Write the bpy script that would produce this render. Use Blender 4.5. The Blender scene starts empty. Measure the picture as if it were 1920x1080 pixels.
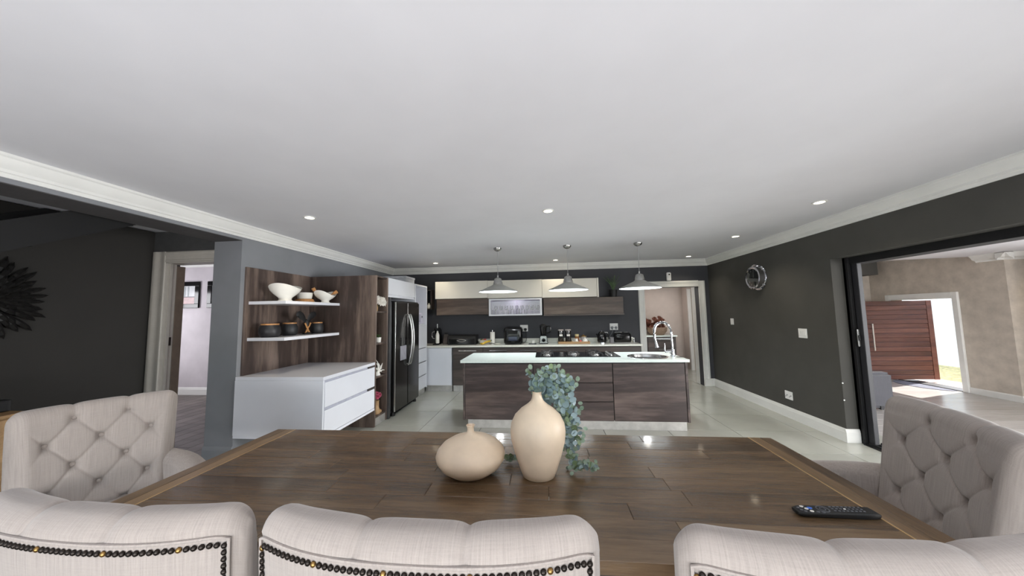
import bpy, bmesh, math, random
from mathutils import Vector, Matrix
random.seed(7)
C = bpy.context.scene.collection
PI = math.pi

# ------------------------------------------------------------------ camera
H = 1.55
def cam_matrix(p, r, y):
    cp, sp, cr, sr, cy, sy = math.cos(p), math.sin(p), math.cos(r), math.sin(r), math.cos(y), math.sin(y)
    Rz = Matrix(((cy, sy, 0), (-sy, cy, 0), (0, 0, 1)))
    B = Matrix(((1, 0, 0), (0, 0, -1), (0, 1, 0)))
    Rp = Matrix(((1, 0, 0), (0, cp, sp), (0, -sp, cp)))
    Rr = Matrix(((cr, -sr, 0), (sr, cr, 0), (0, 0, 1)))
    return Rr @ Rp @ B @ Rz                      # rows: right, down, forward in world axes
M = cam_matrix(0.0793664804, -0.018328926, 0.0971005785)
rt, dn, fw = M[0], M[1], M[2]
cam = bpy.data.objects.new('camera', bpy.data.cameras.new('camera'))
C.objects.link(cam)
cam.matrix_world = Matrix(((rt[0], -dn[0], -fw[0], 0), (rt[1], -dn[1], -fw[1], 0), (rt[2], -dn[2], -fw[2], H), (0, 0, 0, 1)))
cam.data.sensor_width = 36.0
cam.data.lens = 606.1 / 1920 * 36
cam.data.clip_start = 0.02
cam.data.clip_end = 200
bpy.context.scene.camera = cam

# ------------------------------------------------------------------ world, sun, large lights, exposure
sc = bpy.context.scene
sc.view_settings.view_transform = 'Standard'
sc.view_settings.look = 'None'
sc.view_settings.gamma = 1.0
sc.view_settings.exposure = 0.33
sc.view_settings.use_curve_mapping = False
sc.cycles.use_denoising = True
sc.cycles.sample_clamp_indirect = 6.0
sc.cycles.max_bounces = 10
sc.cycles.diffuse_bounces = 6
sc.cycles.caustics_reflective = False
sc.cycles.caustics_refractive = False
w = bpy.data.worlds.new('sky'); sc.world = w; w.use_nodes = True
nt = w.node_tree
sky = nt.nodes.new('ShaderNodeTexSky'); sky.sky_type = 'NISHITA'; sky.sun_disc = False
sky.sun_elevation = math.radians(60); sky.sun_rotation = math.radians(70)
nt.links.new(sky.outputs[0], nt.nodes['Background'].inputs[0])
nt.nodes['Background'].inputs[1].default_value = 0.7

def lamp(name, kind, loc, energy, color=(1, 1, 1), rot=(0, 0, 0), **kw):
    d = bpy.data.lights.new(name, kind); d.energy = energy; d.color = color
    for k, v in kw.items(): setattr(d, k, v)
    o = bpy.data.objects.new(name, d); C.objects.link(o); o.location = loc; o.rotation_euler = rot
    return o
def area(name, loc, sx, sy, energy, color, rot, spread=180):
    return lamp(name, 'AREA', loc, energy, color, rot, shape='RECTANGLE', size=sx, size_y=sy, spread=math.radians(spread))
R_ = math.radians
lamp('sun', 'SUN', (14, 12, 12), 9, (1, .97, .93), Vector((-.62, -.25, -.74)).to_track_quat('-Z', 'Y').to_euler(), angle=R_(0.6))
# daylight standing in the glass doors behind the viewer
area('daylight_rear_glass_doors', (0, -2.62, 1.15), 5.4, 2.1, 42, (.93, .96, 1), (R_(90), 0, 0))
area('ceiling_fill_up', (0, -2.45, 0.25), 5.4, 0.5, 205, (.98, .985, 1), (R_(152), 0, 0))  # added fill inside the doors, aimed up to brighten the ceiling
# added fill for daylight in the lounge on the right, before solid unseen walls
area('lounge_fill_side', (9.2, 1.8, 1.1), 5.2, 2.4, 1000, (.95, .975, 1), (0, R_(90), 0))
area('lounge_fill_rear', (7.5, -2.6, 1.0), 5.0, 2.3, 280, (.97, .98, 1), (R_(90), 0, 0))
area('study_fill', (-8.3, 4.9, 1.5), 1.4, 1.3, 45, (.96, .96, 1), (0, R_(-90), 0))  # added fill for the study; no window is built here
area('scullery_fill', (2.9, 8.2, 2.3), 1.0, 0.8, 13, (1, .96, .92), (0, 0, 0))  # added fill under the scullery ceiling, pointing down

# ------------------------------------------------------------------ materials
def s2l(c):
    return tuple(((x / 255) / 12.92 if x / 255 <= .04045 else ((x / 255 + .055) / 1.055) ** 2.4) for x in c)
def rgba(c): return s2l(c) + (1.0,)
def base_mat(name, rough=.5, metal=0.0, coat=0.0):
    m = bpy.data.materials.new(name); m.use_nodes = True
    n = m.node_tree.nodes; l = m.node_tree.links
    b = n['Principled BSDF']
    b.inputs['Roughness'].default_value = rough; b.inputs['Metallic'].default_value = metal
    if coat: b.inputs['Coat Weight'].default_value = coat; b.inputs['Coat Roughness'].default_value = .08
    return m, n, l, b
def coords(n, l, scale, rand=False):
    tc = n.new('ShaderNodeTexCoord'); mp = n.new('ShaderNodeMapping'); mp.inputs['Scale'].default_value = scale
    if rand:
        oi = n.new('ShaderNodeObjectInfo'); mu = n.new('ShaderNodeVectorMath'); mu.operation = 'SCALE'
        cb = n.new('ShaderNodeCombineXYZ')
        for i in range(3): l.new(oi.outputs['Random'], cb.inputs[i])
        mu.inputs['Scale'].default_value = 37.0; l.new(cb.outputs[0], mu.inputs[0])
        ad = n.new('ShaderNodeVectorMath'); ad.operation = 'ADD'
        l.new(tc.outputs['Object'], ad.inputs[0]); l.new(mu.outputs[0], ad.inputs[1]); l.new(ad.outputs[0], mp.inputs[0])
    else:
        l.new(tc.outputs['Object'], mp.inputs[0])
    return mp
def noise(n, l, vec, scale, detail=4, rough=.6):
    t = n.new('ShaderNodeTexNoise'); t.inputs['Scale'].default_value = scale; t.inputs['Detail'].default_value = detail
    t.inputs['Roughness'].default_value = rough; l.new(vec.outputs[0], t.inputs['Vector']); return t
def ramp(n, l, fac, stops):
    r = n.new('ShaderNodeValToRGB'); e = r.color_ramp.elements
    while len(e) < len(stops): e.new(.5)
    for i, (p, c) in enumerate(stops): e[i].position = p; e[i].color = rgba(c)
    l.new(fac, r.inputs[0]); return r
def bump(n, l, b, h, strength, dist=.002):
    bp = n.new('ShaderNodeBump'); bp.inputs['Strength'].default_value = strength; bp.inputs['Distance'].default_value = dist
    l.new(h, bp.inputs['Height']); l.new(bp.outputs[0], b.inputs['Normal'])
def plain(name, c, rough=.5, metal=0, var=.06, scale=12, bmp=0, coat=0):
    m, n, l, b = base_mat(name, rough, metal, coat)
    mp = coords(n, l, (1, 1, 1)); t = noise(n, l, mp, scale, 3)
    lo = tuple(max(0, x * (1 - var)) for x in c); hi = tuple(min(255, x * (1 + var)) for x in c)
    r = ramp(n, l, t.outputs[0], [(.3, lo), (.7, hi)]); l.new(r.outputs[0], b.inputs['Base Color'])
    if bmp: bump(n, l, b, t.outputs[0], bmp)
    return m
def wood(name, dark, mid, light, axis, rough=.5, big=1.0, coat=0, rand=False, rvar=0, bmp=.25, fine=.35):
    m, n, l, b = base_mat(name, rough, 0, coat)
    sc_ = {'x': (.55, 5, 5), 'y': (5, .55, 5), 'z': (5, 5, .55)}[axis]
    mp = coords(n, l, tuple(v * big for v in sc_), rand)
    t1 = noise(n, l, mp, 1.0, 5, .62)
    mp2 = coords(n, l, tuple(v * big * 7 for v in sc_), rand); t2 = noise(n, l, mp2, 1.4, 5, .7)
    mx = n.new('ShaderNodeMath'); mx.operation = 'MULTIPLY_ADD'; mx.inputs[1].default_value = fine
    l.new(t2.outputs[0], mx.inputs[0])
    m8 = n.new('ShaderNodeMath'); m8.operation = 'MULTIPLY'; m8.inputs[1].default_value = 1.03 - fine; l.new(t1.outputs[0], m8.inputs[0])
    l.new(m8.outputs[0], mx.inputs[2])
    fac = mx.outputs[0]
    if rvar:
        oi = n.new('ShaderNodeObjectInfo'); q = n.new('ShaderNodeMath'); q.operation = 'MULTIPLY_ADD'
        q.inputs[1].default_value = rvar; l.new(oi.outputs['Random'], q.inputs[0])
        q2 = n.new('ShaderNodeMath'); q2.operation = 'SUBTRACT'; q2.inputs[1].default_value = rvar / 2
        l.new(fac, q2.inputs[0]); l.new(q2.outputs[0], q.inputs[2]); fac = q.outputs[0]
    r = ramp(n, l, fac, [(.34, dark), (.5, mid), (.68, light)]); l.new(r.outputs[0], b.inputs['Base Color'])
    rr = n.new('ShaderNodeMapRange'); rr.inputs[3].default_value = rough * .7; rr.inputs[4].default_value = rough * 1.3
    l.new(t2.outputs[0], rr.inputs[0]); l.new(rr.outputs[0], b.inputs['Roughness'])
    if bmp: bump(n, l, b, t2.outputs[0], bmp, .002)
    return m
def linen(name, c, uv=False):
    m, n, l, b = base_mat(name, .9)
    b.inputs['Sheen Weight'].default_value = .25
    mpa = coords(n, l, (270, 7, 1) if uv else (160, 160, 9)); ta = noise(n, l, mpa, 1.0, 3, .6)
    mpb = coords(n, l, (16, 330, 1) if uv else (9, 14, 190)); tb = noise(n, l, mpb, 1.0, 3, .6)
    if uv:
        for mp_ in (mpa, mpb): l.new([x for x in n if x.type == 'TEX_COORD'][0].outputs['UV'], mp_.inputs[0])
    mpc = coords(n, l, (1, 1, 1)); tc = noise(n, l, mpc, 420, 2, .5)
    a = n.new('ShaderNodeMath'); a.operation = 'MULTIPLY_ADD'; a.inputs[1].default_value = .55; l.new(tb.outputs[0], a.inputs[0])
    b8 = n.new('ShaderNodeMath'); b8.operation = 'MULTIPLY'; b8.inputs[1].default_value = 1.45; l.new(ta.outputs[0], b8.inputs[0]); l.new(b8.outputs[0], a.inputs[2])
    a2 = n.new('ShaderNodeMath'); a2.operation = 'MULTIPLY_ADD'; a2.inputs[1].default_value = .4
    l.new(tc.outputs[0], a2.inputs[0]); l.new(a.outputs[0], a2.inputs[2])
    h = n.new('ShaderNodeMath'); h.operation = 'MULTIPLY'; h.inputs[1].default_value = .42; l.new(a2.outputs[0], h.inputs[0])
    r = ramp(n, l, h.outputs[0], [(.36, tuple(x * .925 for x in c)), (.5, c), (.66, tuple(min(255, x * 1.06) for x in c))])
    l.new(r.outputs[0], b.inputs['Base Color']); bump(n, l, b, h.outputs[0], .5, .0012)
    return m
def emis(name, c, s):
    m, n, l, b = base_mat(name, .6); b.inputs['Base Color'].default_value = rgba(c)
    b.inputs['Emission Color'].default_value = rgba(c); b.inputs['Emission Strength'].default_value = s; return m
def glass(name, tint=(235, 240, 240), gl=.12, rough=.02):
    m = bpy.data.materials.new(name); m.use_nodes = True; n = m.node_tree.nodes; l = m.node_tree.links
    n.remove(n['Principled BSDF'])
    t = n.new('ShaderNodeBsdfTransparent'); t.inputs[0].default_value = rgba(tint)
    g = n.new('ShaderNodeBsdfGlossy'); g.inputs['Roughness'].default_value = rough
    fr = n.new('ShaderNodeFresnel'); fr.inputs[0].default_value = 1.45
    q = n.new('ShaderNodeMath'); q.operation = 'ADD'; q.inputs[1].default_value = gl - .04; l.new(fr.outputs[0], q.inputs[0])
    mx = n.new('ShaderNodeMixShader'); l.new(q.outputs[0], mx.inputs[0]); l.new(t.outputs[0], mx.inputs[1]); l.new(g.outputs[0], mx.inputs[2])
    l.new(mx.outputs[0], n['Material Output'].inputs[0]); return m

ceil_m = plain('ceiling_paint', (220, 220, 224), .9, var=.012, scale=1.5, bmp=.05)
white_trim = plain('white_trim_paint', (226, 226, 222), .45, var=.02, scale=3)
wall_dark = plain('charcoal_wall_paint', (70, 69, 65), .75, var=.05, scale=2, bmp=.05)
wall_kit = plain('charcoal_splashback_paint', (64, 65, 70), .65, var=.04, scale=2)
wall_grey = plain('grey_wall_paint', (128, 130, 134), .8, var=.03, scale=2)
wall_stair = plain('dark_stair_wall_paint', (39, 37, 34), .8, var=.05, scale=2)
wall_white = plain('pale_lilac_wall_paint', (196, 190, 194), .85, var=.03, scale=3)
wall_beige = plain('warm_beige_wall_paint', (194, 182, 174), .85, var=.03, scale=3)
plaster = plain('mottled_taupe_plaster', (190, 181, 169), .85, var=.06, scale=5, bmp=.2)
tile_m = plain('glossy_cream_tile', (174, 175, 166), .16, var=.025, scale=2.2)
grout_m = plain('grout', (78, 75, 70), .9)
lounge_m = wood('pale_vinyl_plank', (168, 163, 158), (180, 175, 170), (190, 185, 180), 'x', .2, .7, rand=True, rvar=.10, bmp=.05)
study_m = wood('grey_brown_floor_board', (66, 58, 54), (92, 83, 78), (118, 108, 102), 'x', .4, 1, rand=True, rvar=.2, bmp=.1)
cab_h = wood('dark_grained_laminate_horizontal', (38, 30, 29), (61, 50, 48), (114, 99, 93), 'x', .42, .62, bmp=.1, fine=.22)
cab_h2 = wood('grey_brown_laminate_horizontal', (45, 35, 30), (74, 61, 53), (116, 101, 89), 'x', .42, .62, bmp=.1, fine=.22)
cab_v = wood('dark_grained_laminate_vertical', (42, 33, 30), (70, 58, 53), (132, 115, 104), 'z', .42, .62, bmp=.1, fine=.22)
cab_k = wood('dark_brown_laminate', (40, 34, 32), (66, 58, 54), (96, 84, 78), 'x', .42, .62, bmp=.1, fine=.22)
table_m = wood('oiled_acacia_plank', (66, 50, 35), (98, 78, 57), (124, 101, 76), 'x', .24, 1.25, coat=.3, rand=True, rvar=.11, bmp=.9)
table_y = wood('oiled_acacia_breadboard', (66, 50, 36), (112, 89, 64), (146, 118, 86), 'y', .34, 1.25, coat=.1, rand=True, rvar=.15, bmp=.5)
table_e = plain('pale_raw_wood_edge', (188, 156, 112), .6, var=.1)
pine = wood('honey_wood', (128, 98, 66), (160, 128, 90), (188, 154, 112), 'x', .5, 1.5)
wood_lid = plain('bamboo', (178, 128, 78), .5, var=.12, scale=30)
legwood = plain('dark_stained_leg_wood', (48, 36, 30), .4, var=.1)
white_gl = plain('white_gloss_laminate', (228, 230, 236), .18, var=.01, scale=2)
cream_gl = plain('cream_gloss_laminate', (232, 228, 216), .2, var=.01, scale=2)
quartz = plain('white_quartz', (230, 241, 236), .12, var=.015, scale=40)
steel = plain('brushed_steel', (186, 186, 184), .26, 1, var=.05, scale=60)
pend_m = plain('pendant_brushed_steel', (182, 182, 178), .38, .55, var=.04, scale=60)
chrome = plain('chrome', (222, 222, 226), .07, 1, var=.01)
kick = plain('aluminium_kickplate', (196, 194, 190), .38, .7, var=.06, scale=9)
fridge_m = plain('dark_stainless', (82, 80, 78), .2, .85, var=.04, scale=4)
fridge_side = plain('fridge_side_grey', (70, 70, 72), .4, .3)
black_gl = plain('black_gloss_plastic', (14, 14, 15), .12, var=.02)
black_mt = plain('black_matt', (22, 22, 23), .55, var=.1)
stair_bk = plain('black_stair_steel', (9, 9, 10), .75)
black_al = plain('black_aluminium', (12, 12, 14), .7, 0, var=.1)
graph = plain('graphite_aluminium', (34, 34, 38), .6, 0, var=.05)
fabric = linen('oatmeal_linen', (157, 147, 140))
fabric_uv = linen('oatmeal_linen_slub', (157, 147, 140), True)
grey_fab = linen('grey_sofa_weave', (72, 72, 77))
bronze = plain('antique_bronze', (48, 42, 38), .32, .8, var=.2, scale=40)
brass = plain('rubbed_brass', (150, 118, 70), .3, .9, var=.1, scale=40)
clay = plain('peach_ceramic', (230, 209, 182), .42, var=.03, scale=8, bmp=.04)
clay_in = plain('ceramic_inside', (150, 120, 92), .7)
porcelain = plain('white_porcelain', (236, 234, 226), .15, var=.01)
pot_black = plain('black_stoneware', (34, 34, 36), .5, var=.1, scale=30)
leaf_b = plain('eucalyptus_blue_leaf', (132, 152, 154), .55, var=.12, scale=60)
leaf_g = plain('eucalyptus_green_leaf', (116, 134, 98), .55, var=.15, scale=60)
leaf_p = plain('eucalyptus_pale_leaf', (166, 184, 186), .5, var=.1, scale=60)
stem_m = plain('eucalyptus_stem', (98, 106, 72), .6)
aloe_m = plain('aloe_green', (72, 92, 62), .5, var=.2, scale=20)
plant_m = plain('houseplant_green', (84, 112, 64), .5, var=.2, scale=40)
petal_w = plain('white_petal', (238, 234, 226), .6, var=.04)
petal_p = plain('pink_petal', (170, 70, 96), .6, var=.1)
dried_m = plain('dried_flower_brown', (104, 62, 48), .8, var=.3, scale=40)
redwood = wood('red_mahogany', (58, 33, 28), (86, 51, 44), (112, 73, 62), 'x', .4, 1.0, rand=True, rvar=.15, bmp=.2)
metal_leaf = plain('blackened_metal_leaf', (30, 29, 28), .45, .3, var=.2, scale=20)
patch_m = plain('grey_patch', (104, 106, 116), .95, var=.1, scale=80)
grass_m = plain('dry_grass', (206, 186, 126), .95, var=.25, scale=14)
paving_m = plain('pink_paving', (206, 176, 158), .8, var=.08, scale=10)
out_wall = plain('white_garden_wall', (244, 240, 230), .9, var=.02, scale=2)
plastic_w = plain('white_plastic', (236, 236, 234), .35, var=.01)
banana_m = plain('banana_yellow', (206, 172, 56), .5, var=.15, scale=30)
clock_face = plain('clock_face', (88, 86, 80), .4, var=.08, scale=20)
pane_m = glass('clear_pane')
ware_m = glass('drinking_glass', (250, 250, 252), .07)
jar_m = glass('storage_jar', (214, 214, 214), .14)
tea_m = plain('jar_contents_brown', (104, 80, 60), .8, var=.2, scale=60)
honey_m = plain('honey_amber', (130, 82, 36), .25, var=.1)
red_m = plain('red_sachet', (206, 96, 88), .5)
blue_m = plain('blue_button', (70, 120, 220), .4)
key_m = plain('grey_rubber_key', (96, 98, 104), .5)
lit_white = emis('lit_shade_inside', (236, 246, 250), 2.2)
bulb_m = emis('glowing_bulb', (255, 246, 232), 12)
down_m = emis('downlight_lens', (255, 240, 214), 14)

# ------------------------------------------------------------------ geometry helpers
def box(bm, x0, x1, y0, y1, z0, z1, bev=0.0, seg=1):
    r = bmesh.ops.create_cube(bm, size=1.0)
    vs = r['verts']
    for v in vs:
        v.co = Vector((x0 + (v.co.x + .5) * (x1 - x0), y0 + (v.co.y + .5) * (y1 - y0), z0 + (v.co.z + .5) * (z1 - z0)))
    if bev:
        es = list({e for v in vs for e in v.link_edges})
        bmesh.ops.bevel(bm, geom=es, offset=bev, segments=seg, affect='EDGES', clamp_overlap=True)
    return bm
def lathe(bm, prof, c=(0, 0, 0), n=28, axis='z', squash=(1, 1)):
    rings = []
    for r, h in prof:
        ring = []
        if r < 1e-6:
            ring = [bm.verts.new(_ax(0, 0, h, c, axis))] * n
        else:
            for i in range(n):
                a = 2 * PI * i / n
                ring.append(bm.verts.new(_ax(r * math.cos(a) * squash[0], r * math.sin(a) * squash[1], h, c, axis)))
        rings.append(ring)
    for a, b in zip(rings, rings[1:]):
        for i in range(n):
            j = (i + 1) % n
            q = []
            for v in (a[i], a[j], b[j], b[i]):
                if v not in q: q.append(v)
            if len(q) >= 3:
                try: bm.faces.new(q)
                except ValueError: pass
    return bm
def _ax(x, y, h, c, axis):
    if axis == 'z': return Vector((c[0] + x, c[1] + y, c[2] + h))
    if axis == 'x': return Vector((c[0] + h, c[1] + x, c[2] + y))
    return Vector((c[0] + x, c[1] + h, c[2] + y))
def tube(bm, pts, r, n=8, cap=True):
    pts = [Vector(p) for p in pts]; rings = []
    up = Vector((0, 0, 1)); prev = None
    for i, p in enumerate(pts):
        t = (pts[min(i + 1, len(pts) - 1)] - pts[max(i - 1, 0)]).normalized()
        if prev is None:
            a = up if abs(t.z) < .9 else Vector((1, 0, 0)); u = t.cross(a).normalized()
        else:
            u = (prev - t * prev.dot(t)).normalized()
        prev = u; v = t.cross(u)
        rr = r[i] if isinstance(r, (list, tuple)) else r
        rings.append([bm.verts.new(p + (u * math.cos(2 * PI * k / n) + v * math.sin(2 * PI * k / n)) * rr) for k in range(n)])
    for a, b in zip(rings, rings[1:]):
        for k in range(n): bm.faces.new((a[k], a[(k + 1) % n], b[(k + 1) % n], b[k]))
    if cap: bm.faces.new(rings[0][::-1]); bm.faces.new(rings[-1])
    return bm
def spline(ctrl, n=8):
    P = [Vector(p) for p in ctrl]; out = []
    for i in range(len(P) - 1):
        p0, p1, p2, p3 = P[max(i - 1, 0)], P[i], P[i + 1], P[min(i + 2, len(P) - 1)]
        for k in range(n):
            t = k / n
            out.append(.5 * ((2 * p1) + (p2 - p0) * t + (2 * p0 - 5 * p1 + 4 * p2 - p3) * t * t + (3 * p1 - p0 - 3 * p2 + p3) * t ** 3))
    return out + [P[-1]]
def prism(bm, pts2, y0, y1, plane='xz'):
    """extrude a polygon; plane xz -> along y, yz -> along x, xy -> along z"""
    def mk(p, t):
        return Vector((p[0], t, p[1])) if plane == 'xz' else Vector((t, p[0], p[1])) if plane == 'yz' else Vector((p[0], p[1], t))
    a = [bm.verts.new(mk(p, y0)) for p in pts2]; b = [bm.verts.new(mk(p, y1)) for p in pts2]
    bm.faces.new(a); bm.faces.new(b[::-1])
    for i in range(len(a)):
        j = (i + 1) % len(a); bm.faces.new((a[j], a[i], b[i], b[j]))
    return bm
def rounded(bm, cx, cy, hx, hy, r, levels, n=7):
    """a body with a rounded-rectangle plan; levels: (inset, z) from bottom to top"""
    rings = []
    for ins, z in levels:
        x, y, q = hx - ins, hy - ins, max(.004, r - ins * .5); ring = []
        for sx, sy, a0 in ((1, 1, 0), (-1, 1, PI / 2), (-1, -1, PI), (1, -1, 1.5 * PI)):
            for k in range(n):
                a = a0 + PI / 2 * k / (n - 1); ring.append(bm.verts.new((cx + sx * (x - q) + q * math.cos(a), cy + sy * (y - q) + q * math.sin(a), z)))
        rings.append(ring)
    for a, b in zip(rings, rings[1:]):
        for k in range(len(a)): bm.faces.new((a[k], a[(k + 1) % len(a)], b[(k + 1) % len(a)], b[k]))
    bm.faces.new(rings[0][::-1]); bm.faces.new(rings[-1]); return bm
def NB(): return bmesh.new()
def B(*a, **k): return box(NB(), *a, **k)

def mesh_of(bm, name, m, smooth=35):
    bmesh.ops.recalc_face_normals(bm, faces=bm.faces)
    me = bpy.data.meshes.new(name); bm.to_mesh(me); bm.free()
    for mm in (m if isinstance(m, (list, tuple)) else [m]): me.materials.append(mm)
    if smooth:
        me.polygons.foreach_set('use_smooth', [True] * len(me.polygons)); me.set_sharp_from_angle(angle=R_(smooth))
    return me
def tag(o, label=None, cat=None, group=None, kind=None):
    if label: o['label'] = label
    if cat: o['category'] = cat
    if group: o['group'] = group
    if kind: o['kind'] = kind
    return o
def root(name, loc, label, cat, group=None, rz=0):
    o = bpy.data.objects.new(name, None); C.objects.link(o); o.location = loc; o.rotation_euler = (0, 0, rz)
    o.empty_display_size = .1
    return tag(o, label, cat, group)
def wloc(o):
    v = Vector(o.location)
    while o.parent: o = o.parent; v += Vector(o.location)
    return v
def part(name, bm, m, parent, label=None, world=True, smooth=35):
    """a part whose shape is given in world coordinates (or its thing's own when world=False); origin at its own centre"""
    if world: off = wloc(parent)
    else: off = Vector((0, 0, 0))
    cs = [v.co for v in bm.verts]
    c = Vector([(min(v[i] for v in cs) + max(v[i] for v in cs)) / 2 for i in range(3)])
    for v in bm.verts: v.co -= c
    o = bpy.data.objects.new(name, mesh_of(bm, name, m, smooth)); C.objects.link(o); o.parent = parent; o.location = c - off
    if label: o['label'] = label
    return o
def single(name, bm, m, label, cat, group=None, smooth=35):
    cs = [v.co for v in bm.verts]
    c = Vector([(min(v[i] for v in cs) + max(v[i] for v in cs)) / 2 for i in range(3)]); c.z = min(v.z for v in cs)
    for v in bm.verts: v.co -= c
    o = bpy.data.objects.new(name, mesh_of(bm, name, m, smooth)); C.objects.link(o); o.location = c
    return tag(o, label, cat, group)
def struct(name, bm, m, smooth=0, label=None):
    o = bpy.data.objects.new(name, mesh_of(bm, name, m, smooth)); C.objects.link(o)
    o['kind'] = 'structure'
    if label: o['label'] = label
    return o
def dup(src, loc, rz=None, label=None, group=None):
    r = src.copy(); C.objects.link(r); r.location = loc
    if rz is not None: r.rotation_euler = (0, 0, rz)
    if label: r['label'] = label
    if group: r['group'] = group
    for ch in list(src.children):
        c = ch.copy(); C.objects.link(c); c.parent = r
        for g in ch.children:
            d = g.copy(); C.objects.link(d); d.parent = c
    return r
def instance(name, me, parent, loc, rot=None):
    o = bpy.data.objects.new(name, me); C.objects.link(o); o.parent = parent; o.location = loc
    if rot is not None:
        o.rotation_mode = 'QUATERNION'; o.rotation_quaternion = rot
    return o

# ------------------------------------------------------------------ the setting
CZ = 2.63                                            # kitchen ceiling
# floor: cream tiles, each its own piece
fl = struct('floor', B(-3.80, 3.60, -2.9, 9.4, -.12, -.004), grout_m)
tme = mesh_of(B(-.4065, .4065, -.3265, .3265, -.012, 0, .0012), 'tile', tile_m, 0)
for i in range(9):
    for j in range(-4, 9):
        instance('tile', tme, fl, (-3.36 + .82 * i + .41, 3.89 + .66 * (j - 1) + .33, 0))
for i in range(3):
    for j in range(9, 12): instance('tile', tme, fl, (1.56 + .82 * i + .41, 3.89 + .66 * (j - 1) + .33, 0))
# lounge floor (a step lower) and study floor
bm = NB(); box(bm, 3.60, 9.24, -2.9, 11.6, -.5, -.366); box(bm, 9.24, 12.0, -2.9, 7.4, -.5, -.366)
fl2 = struct('floor_lounge', bm, study_m)
pme = mesh_of(B(-1.41, 1.41, -.148, .148, -.006, 0, .001), 'plank', lounge_m, 0)
for j in range(36):
    for i in range(3 if j < 21 else 2): instance('plank', pme, fl2, (5.02 + 2.82 * i, 1.0 + .3 * j, -.36))
fl3 = struct('floor_study', B(-9.2, -3.80, -2.9, 6.4, -.12, -.006), black_mt)
pme = mesh_of(B(-.095, .095, -.6, .6, -.006, 0, .001), 'plank', study_m, 0)
for i in range(28):
    for j in range(5): instance('plank', pme, fl3, (-8.9 + .195 * i, .55 + 1.205 * j + (.4 if i % 2 else 0) + .9, 0))

# ceilings
struct('ceiling', B(-3.80, 3.85, -2.9, 7.40, CZ, CZ + .15), ceil_m)
struct('ceiling_study', B(-9.4, -3.70, -2.9, 3.62, CZ + .01, CZ + .16), ceil_m)
struct('ceiling_study_far', B(-9.4, -3.70, 3.62, 6.5, 2.80, 2.95), ceil_m)
struct('ceiling_scullery', B(1.6, 4.6, 7.40, 9.6, 2.60, 2.75), ceil_m)
bm = NB(); prism(bm, [(-2.9, 2.60), (7.9, 2.60), (11.7, 3.02), (11.7, 3.2), (-2.9, 3.2)], 3.80, 9.7, 'yz'); box(bm, 9.7, 12.2, -2.95, 7.6, 2.60, 3.2)
struct('ceiling_lounge', bm, ceil_m)

# kitchen walls
bm = NB(); box(bm, 3.45, 3.75, 4.22, 7.13, -.12, CZ); box(bm, 3.45, 3.75, -.5, 4.22, 2.14, CZ); box(bm, 3.45, 3.75, -2.9, -.5, -.12, CZ)
struct('wall_right', bm, wall_dark)
bm = NB(); box(bm, -3.80, 2.14, 7.13, 7.30, 0, CZ); box(bm, 3.24, 3.80, 7.13, 7.30, 0, CZ); box(bm, 2.14, 3.24, 7.13, 7.30, 2.05, CZ)
struct('wall_back', bm, wall_kit)
bm = NB(); box(bm, -3.80, -3.45, 3.36, 7.13, 0, CZ); box(bm, -3.80, -3.45, -2.9, 3.36, 2.455, CZ); box(bm, -3.80, -3.45, -2.9, .5, 0, 2.455)
struct('wall_left', bm, wall_grey)
struct('trim_8', B(-3.80, -3.45, .5, 3.36, 2.449, 2.4555), plain('charcoal_soffit', (70, 68, 68), .8), label='thin charcoal slab on the underside of the beam')  # separate thin slab, darker than the beam sides
bm = NB(); box(bm, -3.45, -2.75, -2.9, -2.7, 0, CZ); box(bm, 2.75, 3.45, -2.9, -2.7, 0, CZ); box(bm, -2.75, 2.75, -2.9, -2.7, 2.25, CZ)
struct('wall_rear', bm, wall_grey)
# glass doors behind the viewer
wn = struct('window_1', B(-2.75, 2.75, -2.86, -2.78, 2.19, 2.25), black_al)
for i in range(5): part('window_frame', B(-2.75 + 1.36 * i, -2.69 + 1.36 * i, -2.86, -2.78, 0, 2.19, .004), black_al, wn)
for i in range(4): part('pane', B(-2.69 + 1.36 * i, -1.39 + 1.36 * i, -2.826, -2.816, .06, 2.19), pane_m, wn)
part('window_sill', B(-2.75, 2.75, -2.88, -2.74, 0, .05, .004), black_al, wn)

# cornices and skirtings
def mould(prof, run, a, b, side):
    """prof: (distance from wall, z); run: 'x' or 'y' direction; side: wall coordinate and inward sign"""
    bm = NB(); wc, sg = side
    prism(bm, [(wc + sg * d, z) for d, z in prof], a, b, 'xz' if run == 'y' else 'yz'); return bm
corn = [(0, CZ), (.075, CZ), (.075, CZ - .018), (.062, CZ - .026), (.058, CZ - .05), (.044, CZ - .075), (.026, CZ - .092), (.026, CZ - .112), (.012, CZ - .116), (.012, CZ - .142), (0, CZ - .142)]
struct('trim_1', mould(corn, 'y', -2.7, 7.13, (-3.45, 1)), white_trim, 25)
struct('trim_2', mould(corn, 'y', -2.7, 7.13, (3.45, -1)), white_trim, 25)
struct('trim_3', mould(corn, 'x', -3.45, 3.45, (7.13, -1)), white_trim, 25)
skirt = [(0, 0), (.02, 0), (.02, .11), (.016, .118), (.016, .128), (.008, .15), (0, .15)]
struct('baseboard_right', mould(skirt, 'y', 4.221, 7.13, (3.45, -1)), white_trim, 25)
struct('baseboard_right_return', mould(skirt, 'x', 3.43, 3.60, (4.22, -1)), white_trim, 25)
struct('baseboard_back', mould(skirt, 'x', 3.375, 3.45, (7.13, -1)), white_trim, 25)
struct('baseboard_left', mould([(d, z) for d, z in skirt], 'x', -3.80, -3.45, (3.36, -1)), wall_grey, 25)

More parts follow.
